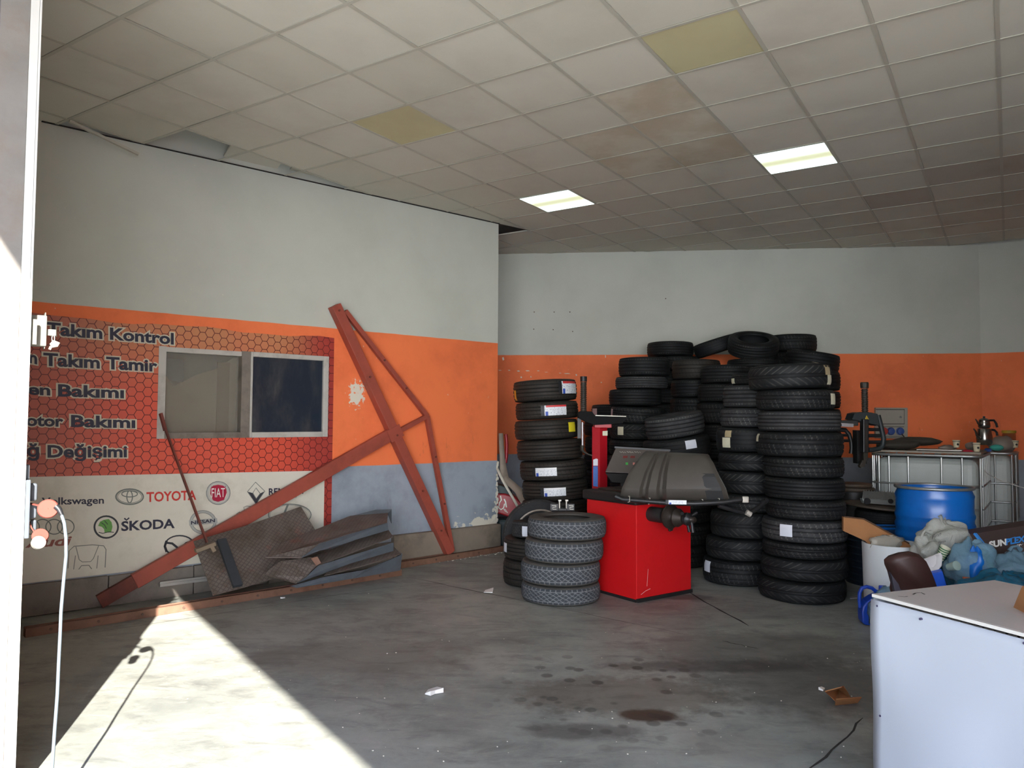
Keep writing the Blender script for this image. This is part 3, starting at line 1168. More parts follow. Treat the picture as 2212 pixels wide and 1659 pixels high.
# ------------------------------------------------------------------ chequered ramps
def plate_mat():
    t = NT('chequer_plate')
    uv = t.n('ShaderNodeUVMap').outputs[0]
    v = t.coord()
    u1 = t.n('ShaderNodeTexWave', wave_type='BANDS', bands_direction='DIAGONAL')
    u2 = t.n('ShaderNodeTexWave', wave_type='BANDS', bands_direction='DIAGONAL')
    t.set(u1.inputs[0], t.mapping(uv, (1, 1, 1)))
    t.set(u2.inputs[0], t.mapping(uv, (-1, 1, 1)))
    for u in (u1, u2):
        u.inputs['Scale'].default_value = 15.0
    g = t.math('MAXIMUM', t.step(u1.outputs[1], 0.86, 0.98), t.step(u2.outputs[1], 0.86, 0.98))
    base = t.mix(t.step(t.noise(v, 5, 7, 0.7), 0.4, 0.7), C('#6b625c'), C('#54493f'))
    base = t.mix(t.math('MULTIPLY', t.step(t.noise(v, 7, 6, 0.7), 0.55, 0.7), 0.4), base, C('#8a4a3c'))
    base = t.mix(t.math('MULTIPLY', g, 0.45), base, C('#2c2724'))
    t.bump(t.math('SUBTRACT', 1.0, g), 0.5, 0.004)
    return t.done(base, 0.6, 0.15)


M['plate'] = plate_mat()
M['flange'] = pm('steel_flange', '#5d646b', 0.5, 0.3, 0.2, 8, 0.05, '#49443f', 0.4)
M['angle'] = pm('dark_angle_iron', '#3c4147', 0.5, 0.3, 0.2, 9)
M['dust_steel'] = pm('dusty_steel', '#80715f', 0.7, 0.1, 0.2, 9)


def plate(name, parent, pts, mat='plate', th=0.008, us=1.0):
    """a sheet through 3-D points given as px, py, distance from the left wall"""
    P = [wp(x, y, o) for x, y, o in pts]
    n = Vector()
    for i in range(1, len(P) - 1):
        n += (P[i] - P[0]).cross(P[i + 1] - P[0])
    n.normalize()
    ux = WD
    uy = n.cross(ux).normalized()
    mb = MB()
    uv = [((p - P[0]).dot(ux) * us, (p - P[0]).dot(uy) * us) for p in P]
    k = len(P)
    lo = [p - n * th for p in P]
    mb.add(P, [tuple(range(k))], [uv])
    mb.add(lo, [tuple(range(k))[::-1]], [uv[::-1]])
    mb.add(P + lo, [(i, k + i, k + (i + 1) % k, (i + 1) % k) for i in range(k)], [[(0, 0)] * 4] * k)
    return obj(name, mb, M[mat], parent)


r1 = thing('vehicle_ramp', 'large rusty chequer-plate ramp leaning on the poster, rod handle attached', 'ramp', fl(500, 1282))
plate('ramp_plate', r1, [(460, 1286, 0.62), (515, 1272, 0.66), (604, 1246, 0.62), (690, 1160, 0.40), (650, 1094, 0.16), (540, 1133, 0.20), (470, 1155, 0.24), (418, 1169, 0.28)])
obj('angle_iron', MB().bar(wp(478, 1166, 0.33), wp(514, 1266, 0.66), 0.075, 0.03, WN), M['angle'], r1)
obj('bracket', MB().bar(wp(422, 1190, 0.35), wp(464, 1174, 0.35), 0.03, 0.05, WN), M['dust_steel'], r1)
obj('bracket', MB().bar(wp(455, 1178, 0.36), wp(463, 1192, 0.38), 0.03, 0.03, WN), M['dust_steel'], r1)
obj('rod', MB().bar(wp(349, 905, 0.05), wp(447, 1172, 0.36), 0.012, 0.042, WN), M['red_oxide_dark'], r1)
obj('rod_eye', MB().bar(wp(347, 893, 0.045), wp(357, 930, 0.07), 0.02, 0.05, WN), M['red_oxide_dark'], r1)
r2 = thing('vehicle_ramp', 'topmost rusty ramp of the folded pile, long flat tongue', 'ramp', fl(700, 1215))
r2['group'] = r2.get('group', 'folded ramps piled by the wall')
plate('ramp_plate', r2, [(573, 1203, 0.62), (651, 1204, 0.78), (689, 1173, 0.78), (836, 1128, 0.72), (838, 1108, 0.40), (757, 1114, 0.36), (700, 1146, 0.40), (608, 1173, 0.50)])
plate('flange', r2, [(651, 1205, 0.78), (690, 1174, 0.785), (836, 1129, 0.725), (838, 1145, 0.73), (760, 1168, 0.76), (655, 1200, 0.785)], 'flange')
plate('back_flange', r2, [(757, 1115, 0.36), (838, 1109, 0.40), (846, 1130, 0.40), (846, 1100, 0.38), (812, 1101, 0.36)], 'flange')
r3 = thing('vehicle_ramp', 'middle ramp of the folded pile with torn end cap facing out', 'ramp', fl(700, 1235))
r3['group'] = 'folded ramps piled by the wall'
plate('ramp_plate', r3, [(646, 1252, 0.84), (684, 1222, 0.82), (849, 1159, 0.72), (836, 1140, 0.55), (680, 1200, 0.62)])
plate('end_cap', r3, [(568, 1240, 0.80), (640, 1260, 0.88), (662, 1245, 0.88), (684, 1221, 0.84), (675, 1203, 0.76), (606, 1212, 0.72)])
plate('flange', r3, [(640, 1260, 0.88), (662, 1246, 0.88), (686, 1222, 0.84), (849, 1172, 0.74), (849, 1190, 0.75), (760, 1216, 0.81)], 'flange')
r4 = thing('vehicle_ramp', 'lowest ramp of the folded pile resting on the floor channel', 'ramp', fl(750, 1262))
r4['group'] = 'folded ramps piled by the wall'
plate('ramp_plate', r4, [(700, 1243, 0.84), (780, 1223, 0.82), (866, 1196, 0.76), (850, 1180, 0.6), (720, 1220, 0.7)])
plate('flange', r4, [(626, 1266, 0.90), (700, 1246, 0.88), (790, 1230, 0.84), (867, 1198, 0.77), (863, 1232, 0.78), (760, 1250, 0.85), (640, 1270, 0.92)], 'flange')
plate('end_flange', r4, [(863, 1232, 0.78), (867, 1196, 0.77), (858, 1190, 0.5), (854, 1222, 0.5)], 'flange')
plate('bent_tab', r3, [(672, 1206, 0.80), (686, 1202, 0.84), (694, 1216, 0.86), (684, 1222, 0.84)], 'rust')

# ------------------------------------------------------------------ switchgear on the door post
M['hot_white'] = pm('switch_white', '#7d7a70', 0.9, 0, 0.05, spec=0.1)
M['socket_grey'] = pm('socket_grey', '#5a5f64', 0.9, 0, 0.12, 14, spec=0.1)
M['cap_red'] = pm('socket_cap_red', '#84463d', 0.9, 0, 0.05, spec=0.05)
M['cable_grey'] = pm('cable_grey', '#626b71', 0.8, 0, 0.05, spec=0.1)
AX = (FD, FN, UP)


def pbox(name, par, x0, y0, x1, y1, Y, depth, mat, **k):
    a, b = at(x0, y1, Y), at(x1, y0, Y)
    w = (b - a).dot(Vector((1, 0, 0))) / max(0.35, abs(Vector((1, 0, 0)).dot(FN)))
    c = (a + b) / 2
    return obj(name, MB().box(c, (depth, w, b.z - a.z), AX), M[mat], par, **k)


t = thing('shutter_switch', 'white shutter switch box high on the door post', 'switch', at(84, 715, 3.1))
pbox('housing', t, 69, 682, 96, 748, 3.14, 0.05, 'hot_white', bevel=0.004)
pbox('cover_strip', t, 71, 690, 79, 744, 3.08, 0.012, 'hot_white')
pbox('back_plate', t, 94, 677, 98, 754, 3.17, 0.07, 'hot_white')
t = thing('key_bunch', 'small white key and tag hanging beside the switch box', 'keys', at(112, 730, 3.2))
pbox('lock_body', t, 104, 712, 118, 725, 3.17, 0.016, 'hot_white')
obj('ring', MB().tube(epts(115, 731, 3, 7, 3.17, n=12, f=at), 0.0018, 6, True), M['alu'], t)
mb = MB().prism([at(x, y, 3.165) for x, y in ((114, 735), (126, 740), (121, 749), (112, 751), (107, 743))], FN * 0.006)
obj('key_tag', mb, M['hot_white'], t)
obj('key', MB().bar(at(110, 748, 3.165), at(107, 755, 3.165), 0.004, 0.010, FN), M['hot_white'], t)
t = thing('power_outlet', 'grey three-way socket panel low on the door post', 'socket', at(50, 1090, 3.1))
pbox('panel', t, 44, 1036, 63, 1162, 3.08, 0.06, 'socket_grey', bevel=0.004)
pbox('conduit', t, 41, 1004, 60, 1035, 3.09, 0.045, 'socket_grey', bevel=0.004)
pbox('socket', t, 64, 1044, 78, 1081, 3.13, 0.05, 'socket_grey', bevel=0.008)
pbox('socket', t, 61, 1088, 76, 1119, 3.13, 0.05, 'socket_grey', bevel=0.008)
pbox('socket', t, 67, 1122, 77, 1146, 3.13, 0.045, 'socket_grey', bevel=0.008)
obj('cap_strap', MB().bar(at(62, 1087, 3.12), at(88, 1093, 3.06), 0.012, 0.004, UP), M['cap_red'], t)
c = at(104, 1099, 3.05)
ca = (Vector((0, 0, CAM_Z)) - c).normalized()
obj('cap', MB().lathe([(0.001, 0.008), (0.034, 0.008), (0.038, 0.0), (0.038, -0.008), (0.001, -0.008)], c, ca, 24), M['cap_red'], t, smooth=40)
c2 = at(88, 1163, 3.06)
ca2 = (ca * 0.5 + Vector((0.5, -0.2, 0.5))).normalized()
obj('cap', MB().lathe([(0.001, 0.006), (0.026, 0.006), (0.03, 0.0), (0.03, -0.012), (0.001, -0.012)], c2 + UP * 0.012, ca2, 20), M['cap_red'], t, smooth=40)
obj('plug_face', MB().lathe([(0.001, 0.012), (0.012, 0.012), (0.016, 0.016), (0.024, 0.012), (0.026, -0.004), (0.001, -0.004)], at(83, 1172, 3.03), ca2 * -1 + UP * 0.1, 20), M['hot_white'], t, smooth=40)
obj('cap_strap', MB().tube([at(60, 1120, 3.1), at(68, 1140, 3.08), at(76, 1152, 3.06)], 0.003, 6), M['cap_red'], t)
cb = thing('power_cable', 'pale grey cable hanging from the socket in front of the door post', 'cable', fl(112, 1760))
cab = [at(126, 1098, 3.06), at(133, 1112, 3.05), at(139, 1130, 3.04), at(142.5, 1160, 3.03), at(143, 1200, 3.02), at(137, 1260, 3.0), at(132, 1320, 2.99), at(130, 1370, 2.98), at(127, 1430, 2.97), at(124, 1500, 2.95), at(118, 1580, 2.94), at(114, 1640, 2.93), at(110, 1700, 2.92)]
e = cab[-1].copy()
e.z = 0.01
cab += [Vector((e.x, e.y, 0.06)), e + Vector((0.03, -0.06, 0)), e + Vector((0.1, -0.4, 0))]
obj('cable_sheath', MB().tube(cab, 0.0062, 10), M['cable_grey'], cb, smooth=180)
obj('plug', MB().tube([at(121, 1094, 3.06), at(128, 1101, 3.06), at(134, 1114, 3.05)], [0.012, 0.011, 0.008], 10), M['black'], cb, smooth=60)

# ------------------------------------------------------------------ tyres
def rubber(name, block, groove, rough=0.75, dust=None, sipe=None):
    t = NT(name)
    v = t.coord()
    a = t.n('ShaderNodeAttribute', attribute_name='groove').outputs['Fac']
    b = t.mix(t.step(t.noise(v, 6, 6, 0.7), 0.35, 0.75), C(block), C(dust or block))
    col = t.mix(a, b, C(groove))
    if sipe:
        a2 = t.n('ShaderNodeAttribute', attribute_name='sipe').outputs['Fac']
        col = t.mix(t.math('MULTIPLY', a2, t.step(t.noise(v, 9, 3), 0.35, 0.6)), col, C(sipe))
    t.bump(t.noise(v, 60, 3), 0.1, 0.003)
    return t.done(col, rough, Specular_IOR_Level=0.25)


RUB = {
    'dusty': (rubber('rubber_dusty', '#3c4044', '#7d7f80', 0.85, '#474b4f'), rubber('rubber_dusty_side', '#4a4845', '#4a4845', 0.85, '#57544f')),
    'brown': (rubber('rubber_brown', '#2b2825', '#100f0e', 0.6, '#37332e', '#0f0e0d'), rubber('rubber_brown_side', '#242220', '#242220', 0.65, '#2e2b28')),
    'black': (rubber('rubber_black', '#16181a', '#070708', 0.62, '#222323', '#4c4c49'), rubber('rubber_black_side', '#131516', '#131516', 0.62, '#1c1d1d')),
    'worn': (rubber('rubber_worn', '#303133', '#101011', 0.7, '#464646', '#6b6a66'), rubber('rubber_worn_side', '#222325', '#222325', 0.7, '#333334')),
}
TR, TW = 0.32, 0.20


def line(x, w):                       # 1 on a line of half width w, soft edges
    return max(0.0, min(1.0, 1.6 * (1 - abs(x) / w)))


def frac(x):
    return x - math.floor(x)


def cyc(x):                            # signed distance to the nearest integer
    return x - round(x)


def groove(kind, th, z):              # z in -0.5..0.5 of tread width; returns (groove, sipe)
    n = th / (2 * math.pi)
    az = abs(z)
    if kind == 'rib':
        g = max(line(z - k, 0.034) for k in (-0.30, -0.10, 0.10, 0.30))
        return g, (0.8 * line(cyc(n * 60), 0.14) if az > 0.37 else 0)
    if kind == 'block':
        g = line(az - 0.30, 0.024)
        if az > 0.30:
            return max(g, line(cyc(n * 46 + (0.5 if z > 0 else 0)), 0.11)), 0
        w = z * 4.1
        j = 0.10 * math.sin(6.283 * n * 23)
        return max(g, line(cyc(n * 40 + w + j), 0.10), line(cyc(n * 40 - w - j), 0.10)), 0
    if kind == 'vee':
        g = line(az - 0.07, 0.022)
        return g, (line(cyc(n * 32 - (az * 5.5) ** 0.8), 0.10) if az > 0.09 else 0)
    if kind == 'asym':
        g = max(line(z - k, 0.030) for k in (-0.24, 0.02, 0.22))
        return g, (0.8 * line(cyc(n * 46 + 1.5 * z), 0.10) if abs(z - 0.12) > 0.1 else 0)
    g = max(line(z - k, 0.022) for k in (-0.2, 0.0, 0.2))
    return 0.6 * g, (0.5 * line(cyc(n * 50 + z), 0.09) if az > 0.33 else 0)


_tm = {}


def tyre_mesh(kind, mat):
    if (kind, mat) in _tm:
        return _tm[(kind, mat)]
    R, Wd = TR, TW
    half = [(0.60 * R, 0.37), (0.605 * R, 0.43), (0.64 * R, 0.455), (0.70 * R, 0.485), (0.745 * R, 0.493), (0.755 * R, 0.50), (0.77 * R, 0.50), (0.78 * R, 0.494), (0.86 * R, 0.487), (0.92 * R, 0.468),
            (0.955 * R, 0.445), (0.965 * R, 0.42), (R - 0.02, 0.35)]
    inner = [(0.93 * R, 0.30), (0.91 * R, 0.40), (0.82 * R, 0.45), (0.70 * R, 0.43), (0.625 * R, 0.37)]
    prof = [(r, -z * Wd) for r, z in half] + [(r, z * Wd) for r, z in half[::-1]] + [(r, z * Wd) for r, z in inner[::-1]] + [(r, -z * Wd) for r, z in inner]
    c = to_mesh('tyre', MB().lathe(prof, n=64, closed=True), RUB[mat][1], smooth=60)
    nt, nz = (460, 36) if kind == 'block' else (256, 34)
    tw = 0.86 * Wd
    vs, gr, sp_, fs = [], [], [], []
    for i in range(nt):
        th = 2 * math.pi * i / nt
        for j in range(nz + 1):
            z = j / nz - 0.5
            g, si = groove(kind, th, z)
            r = R - 0.020 * (abs(z) * 2) ** 5 - 0.008 * g - 0.004 * si
            if j in (0, nz):
                r, g, si = R - 0.028, 0.0, 0.0
            vs.append((r * math.cos(th), r * math.sin(th), z * tw))
            gr.append(g)
            sp_.append(si)
    for i in range(nt):
        i2 = (i + 1) % nt
        for j in range(nz):
            fs.append((i * (nz + 1) + j, i2 * (nz + 1) + j, i2 * (nz + 1) + j + 1, i * (nz + 1) + j + 1))
    t = bpy.data.meshes.new('tread')
    t.from_pydata(vs, [], fs)
    t.materials.append(RUB[mat][0])
    at_ = t.attributes.new('groove', 'FLOAT', 'POINT')
    at_.data.foreach_set('value', gr)
    at_ = t.attributes.new('sipe', 'FLOAT', 'POINT')
    at_.data.foreach_set('value', sp_)
    t.polygons.foreach_set('use_smooth', [True] * len(fs))
    t.update()
    _tm[(kind, mat)] = (c, t)
    return c, t


def label_mat(name, base, stripe=None):
    t = NT(name)
    uv = t.n('ShaderNodeUVMap').outputs[0]
    u, v, _ = t.xyz(uv)
    n1 = t.n('ShaderNodeTexBrick')
    t.set(n1.inputs['Vector'], t.mapping(uv, (3, 3, 1)))
    n1.inputs['Scale'].default_value = 3.0
    m = t.step(t.noise(t.mapping(uv, (9, 14, 1)), 1.6, 2), 0.60, 0.63)
    col = t.mix(m, C(base), C('#3a4a66'))
    if stripe:
        edge = t.math('LESS_THAN', u, 0.14)
        col = t.mix(edge, col, C('#15181c'))
        blue = t.math('MULTIPLY', t.math('LESS_THAN', t.math('ABSOLUTE', t.math('SUBTRACT', u, 0.22)), 0.05), t.math('LESS_THAN', v, 0.4))
        col = t.mix(blue, col, C('#2148a8'))
        red = t.math('MULTIPLY', t.math('GREATER_THAN', v, 0.82), t.math('GREATER_THAN', u, 0.2))
        col = t.mix(red, col, C(stripe))
    return t.done(col, 0.5)


LAB = {'new': label_mat('tyre_sticker', '#dfe3e6', '#c9383a'), 'new2': label_mat('tyre_sticker_plain', '#dfe3e6', '#e6e8e8'),
       'paper': pm('paper_note', '#cfcdb4', 0.7, 0, 0.1, 20, 0, '#8a866c', 0.3), 'white': pm('white_note', '#d5d9e2', 0.6, 0, 0.06, 20),
       'yellow': pm('yellow_note', '#e8d92a', 0.6, 0, 0.06, 20), 'tape': pm('packing_tape', '#a89a78', 0.4, 0, 0.2, 12), 'pink': pm('pink_note', '#c7a9a6', 0.6, 0, 0.05), 'amber': pm('amber_note', '#d8962c', 0.6, 0, 0.06)}


def patch(parent, name, c, px, mat, R, Rs, Zs, yf, wrap=False, slant=0.0):
    """sticker on the tread: px = x0, y0, x1, y1 in the photograph"""
    x0, y0, x1, y1 = px
    v = Vector((c.x, c.y, 0)).normalized()
    r = Vector((v.y, -v.x, 0))
    xc = 1106 + F_PX * c.x / c.y

    def ang(x):
        return math.asin(max(-0.98, min(0.98, (x - xc) / F_PX * c.y / (R * Rs))))
    a0, a1 = ang(x0), ang(x1)
    zt, zb = at((x0 + x1) / 2, y0, yf).z - c.z, at((x0 + x1) / 2, y1, yf).z - c.z
    rows = []
    for j in range(5):
        z = (zb + (zt - zb) * j / 4) / Zs
        row = []
        for i in range(7):
            a = a0 + (a1 - a0) * i / 6
            rr = R + 0.0025 - 0.020 * min(1.0, abs(z) / (0.43 * TW)) ** 5
            if abs(z) > 0.43 * TW:
                rr = R - 0.03 - (abs(z) - 0.43 * TW) * 3
            d = (-v * math.cos(a) + r * math.sin(a)) * rr
            row.append(d + UP * (z + slant * (i / 6 - 0.5) / Zs))
        rows.append(row)
    o = bpy.data.objects.new(name, to_mesh(name, MB().grid(rows, uv=True), LAB[mat]))
    link(o)
    o.parent = parent
    return o


def tyre(c, D, h, kind='rib', mat='black', label='', group=None, roll=0.0, pitch=0.0, spin=None, name='car_tyre'):
    cm, tm = tyre_mesh(kind, mat)
    o = link(bpy.data.objects.new(name, cm))
    t = link(bpy.data.objects.new('tread', tm))
    t.parent = o
    Rs, Zs = D / 2 / TR, h / TW
    v = Vector((c.x, c.y, 0)).normalized()
    r = Vector((v.y, -v.x, 0))
    m = Matrix.Rotation(math.radians(roll), 4, -v) @ Matrix.Rotation(math.radians(pitch), 4, r)
    o.matrix_world = Matrix.Translation(c) @ m @ Matrix.Diagonal((Rs, Rs, Zs, 1))
    t.rotation_euler = (0, 0, random.uniform(0, 6.28) if spin is None else spin)
    tag(o, label, 'tyre', group)
    return o


def stack(yf, rows, ybot, mat, kinds, group, where, fill=False, roll=0.0, to_floor=True):
    zs = [at((a + b) / 2, y, yf).z for a, b, y, *_ in rows] + [at((rows[-1][0] + rows[-1][1]) / 2, ybot, yf).z]
    if to_floor and not fill:
        zs[-1] = 0.0
    out = []
    for i, (xl, xr, y, *opt) in enumerate(rows):
        o = opt[0] if opt else {}
        w = (xr - xl) / F_PX
        y0 = yf + o.get('dy', 0.0)
        D = w * y0 / (1 - w / 2)
        Yc = y0 + D / 2
        x = ((xl + xr) / 2 - 1106) / F_PX * Yc
        zt, zb = zs[i], zs[i + 1]
        h = zt - zb - 0.003
        c = Vector((x, Yc, (zt + zb) / 2))
        t = tyre(c, D, h, o.get('k', kinds[i % len(kinds)]), o.get('m', mat), o['l'] if 'l' in o else where[i], group, o.get('roll', roll), o.get('pitch', 0.0))
        for nm, px, lm in o.get('s', []):
            patch(t, nm, c, px, lm, TR, D / 2 / TR, h / TW, y0)
        out.append((t, c, D))
    if fill:
        z = zs[-1] - 0.002
        n = max(1, round(z / 0.215))
        c0, D0 = out[-1][1], out[-1][2]
        for i in range(n):
            h = z / n
            c = Vector((c0.x + random.uniform(-.012, .012), c0.y + random.uniform(-.01, .01), h * (i + 0.5)))
            tyre(c, D0 * 0.99, h - 0.003, kinds[i % len(kinds)], mat, 'black tyre low in the back pile, almost hidden behind nearer tyres', 'tyres buried in the back pile')
    return out


# short stack in front
stack(6.128, [(1141, 1309, 1124), (1135, 1303, 1172), (1127, 1296, 1222), (1128, 1296, 1271)], 1313, 'dusty', ['block'], 'short front stack of winter tyres',
      ['dusty grey winter tyre on top of the short front stack', 'second tyre from the top in the short dusty front stack',
       'third tyre from the top in the short dusty front stack', 'bottom tyre of the short dusty front stack, on the floor'])
# low pair to its left with a smaller tyre on top
stack(6.77, [(1107, 1204, 1130, {'k': 'block', 'm': 'worn', 'pitch': -4, 's': [('paper_label', (1130, 1141, 1141, 1163), 'white')]}), (1090, 1222, 1168, {'s': [('paper_label', (1091.5, 1180, 1098, 1200), 'white')]}), (1089, 1222, 1216)], 1268, 'brown', ['asym', 'rib'],
      'low stack behind the dusty tyres',
      ['small tyre with white sticker half hidden behind the dusty front stack', 'middle dark tyre with narrow white sticker left of the dusty stack', 'dark tyre on the floor at the left foot of the dusty stack'])
# tall new tyres on the left
stack(7.62, [(1109, 1246, 818, {'s': [('sticker', (1206, 825, 1243, 852), 'new'), ('sticker', (1112, 838, 1116, 862), 'amber')]}),
             (1114, 1249, 866, {'k': 'asym', 's': [('sticker', (1169, 876, 1222, 898), 'new')]}), (1112, 1249, 906, {'k': 'asym', 's': [('sticker', (1227, 915, 1241, 936), 'yellow')]}),
             (1117, 1259, 950), (1124, 1268, 996, {'s': [('sticker', (1153, 1010, 1203, 1028), 'new2')]}), (1129, 1270, 1040, {'s': [('sticker', (1170, 1054, 1222, 1072), 'new2')]}),
             (1128, 1268, 1084), (1128, 1268, 1132), (1128, 1268, 1180)], 1228, 'brown', ['rib', 'asym', 'rib'], 'tall leaning stack of new tyres by the corner',
      ['top tyre of the leaning left stack, red and white sticker', 'second tyre of the leaning left stack with two joined stickers', 'third tyre of the leaning left stack with a yellow note',
       'plain tyre below the yellow-note tyre in the leaning left stack', 'fifth tyre of the leaning left stack, wide white sticker', 'sixth tyre of the leaning left stack, lower white sticker',
       'dark tyre beneath the stickered tyres, behind the black bracket', 'dark tyre second from the floor under the leaning left stack', 'dark tyre on the floor under the leaning left stack'], roll=3.2)
# tall right stack
A = 'tall right stack of used tyres'
stack(6.215, [(1621, 1790, 783, {'roll': 2, 'k': 'vee', 's': [('paper_label', (1780, 811, 1790, 832), 'paper'), ('tape', (1776, 780, 1786, 811), 'tape')]}), (1637, 1798, 839, {'s': [('paper_label', (1787, 849, 1797, 873), 'paper')]}), (1640, 1810, 886, {'k': 'rib', 'm': 'worn'}),
              (1637, 1814, 933, {'s': [('paper_label', (1637, 933, 1644, 956), 'paper')]}), (1651, 1815, 989), (1652, 1816, 1035), (1656, 1818, 1083),
              (1647, 1821, 1127, {'m': 'worn', 's': [('paper_label', (1687, 1137, 1711, 1163), 'white')]}), (1648, 1817, 1178), (1644, 1820, 1213), (1638, 1815, 1262)], 1312, 'black',
      ['vee', 'asym', 'rib', 'asym', 'asym', 'rib', 'asym', 'asym', 'asym', 'vee', 'vee'], A,
      ['top tyre of the tall right stack, taped at its right edge', 'second tyre of the tall right stack, pale note at right', 'third tyre of the tall right stack, greyish straight ribs',
       'fourth tyre of the tall right stack, note at its left edge', 'fifth tyre from the top in the tall right stack', 'sixth tyre from the top in the tall right stack',
       'seventh tyre from the top in the tall right stack', 'greyish tyre with square white note low in the tall right stack', 'thin dark tyre just under the white-note tyre, tall right stack',
       'second tyre from the floor in the tall right stack', 'bottom tyre of the tall right stack, angled tread marks'])
# stack left of it
stack(6.87, [(1583, 1716, 802, {'dy': .08, 's': [('paper_label', (1583, 814, 1591, 829), 'paper')]}), (1564, 1700, 829, {'dy': .08, 'm': 'worn', 'k': 'rib'}), (1558, 1696, 880, {'dy': .06, 'm': 'worn', 'k': 'asym'}),
             (1549, 1690, 924, {'dy': .04, 's': [('paper_label', (1564, 946, 1580, 968), 'paper'), ('tape', (1569, 926, 1582, 945), 'tape')]}), (1553, 1692, 979), (1552, 1690, 1020), (1550, 1688, 1070), (1535, 1677, 1110), (1525, 1668, 1168),
             (1518, 1664, 1216, {'s': [('paper_label', (1523, 1222, 1535, 1246), 'white')]})], 1272, 'black',
      ['asym', 'rib', 'asym', 'worn', 'vee', 'vee', 'asym', 'vee', 'vee', 'asym'], 'used tyre stack beside the tallest one',
      ['top tyre of the stack left of the tallest, pale note left', 'grey ribbed tyre second in the stack left of the tallest', 'grey tyre with rubbed markings, third in stack left of tallest',
       'tyre with big cream note, fourth in stack left of tallest', 'fifth tyre in the stack left of the tallest', 'sixth tyre in the stack left of the tallest, behind hood edge',
       'dark tyre behind the folding arm of the balancer', 'third tyre from floor in the stack left of the tallest', 'second tyre from floor in the stack left of the tallest', 'bottom tyre with pale note right of the red cabinet'])
# heap at the back wall
B = 'back heap of used tyres'
stack(8.70, [(1337, 1447, 769), (1330, 1442, 811, {'m': 'worn'}), (1316, 1428, 839), (1320, 1436, 876, {'k': 'asym', 'pitch': 3, 'roll': -3, 's': [('tape', (1320, 878, 1325, 908), 'pink')]}),
             (1318, 1432, 914, {'k': 'vee', 's': [('paper_label', (1336, 922, 1348, 940), 'paper')]}), (1316, 1430, 951), (1316, 1428, 985)], 1022, 'black', ['rib', 'rib', 'rib'], B,
      ['ribbed tyre on top of the left front column of the heap', 'dusty tyre second in the left front column of the heap', 'tyre third in the left front column of the heap',
       'tilted tyre with pale strap above the red tower arm', 'tyre with cream note right of the red tower', 'tyre right of the red tower above the control panel', 'dark tyre behind the control panel'], fill=True)
stack(9.42, [(1278, 1382, 873, {'s': [('paper_label', (1281, 882, 1291, 896), 'pink')]}), (1262, 1366, 907), (1264, 1366, 943), (1262, 1364, 980)], 1016, 'black', ['rib'], B,
      ['tyre with pink note behind the black tower arm', 'dark tyre between the leaning stack and red tower, upper', 'dark tyre between the leaning stack and red tower, middle', 'dark tyre between the leaning stack and red tower, lower'], fill=True)
stack(9.47, [(1399, 1498, 735), (1414, 1512, 767), (1402, 1500, 801), (1404, 1502, 836), (1404, 1500, 872)], 906, 'black', ['rib', 'asym', 'rib'], B,
      ['single tyre against the pale wall, left peak of heap', 'tyre just below the left peak tyre of the heap', 'tyre deep behind the left front column, upper', 'tyre deep behind the left front column, middle', 'tyre deep behind the left front column, lower'], fill=True)
stack(8.89, [(1453, 1556, 774, {'m': 'brown'}), (1450, 1552, 818), (1448, 1552, 858)], 898, 'black', ['asym', 'rib'], B,
      ['brownish tyre near the top centre of the heap', 'tyre under the brownish tyre in the heap centre', 'second tyre under the brownish tyre in the heap centre'], fill=True)
stack(8.30, [(1515, 1627, 786, {'k': 'rib'}), (1509, 1621, 827), (1506, 1619, 868), (1508, 1620, 916), (1508, 1618, 955)], 994, 'black', ['rib', 'rib', 'asym'], B,
      ['three-line ribbed tyre topping the centre column of the heap', 'second tyre of the centre column of the heap', 'third tyre of the centre column of the heap',
       'fourth tyre of the centre column, behind the stack edge', 'fifth tyre of the centre column, mostly dark'], fill=True)
# leaning pair in front of the heap
K = stack(7.70, [(1394, 1520, 893, {'k': 'rib', 'm': 'worn', 'roll': 9, 'pitch': 4}), (1390, 1532, 944, {'roll': 8, 'pitch': 3, 'k': 'worn', 's': [('paper_label', (1480, 946, 1502, 970), 'white')]})], 992, 'black', ['asym'],
      'leaning pair above the balancer hood', ['ribbed tyre leaning on another just above the hood', 'tilted tyre with white square note just above the hood'], fill=True)
# right part of the heap
stack(8.88, [(1573, 1684, 772)], 804, 'black', ['rib'], B, ['thin tyre directly under the tilted ring-shaped tyre'], fill=True)
stack(9.32, [(1660, 1763, 719)], 757, 'black', ['asym'], B, ['highest tyre of the heap, against the pale wall'], fill=True)
stack(8.68, [(1699, 1811, 756, {'roll': -9, 'k': 'rib'}), (1702, 1812, 800)], 843, 'black', ['rib'], B, ['tyre sloping down to the right near the heap top', 'tyre peeking out right of the tall stack top'], fill=True)
c = at(1627, 746, 9.15)
tyre(c, 0.60, 0.20, 'rib', 'black', 'tilted tyre showing its round opening on the heap top', B, roll=-6, pitch=24)
c = at(1546, 748, 9.6)
tyre(c, 0.55, 0.18, 'worn', 'black', 'tyre tipped up against the ring-shaped tyre on the heap', B, roll=17, pitch=4)

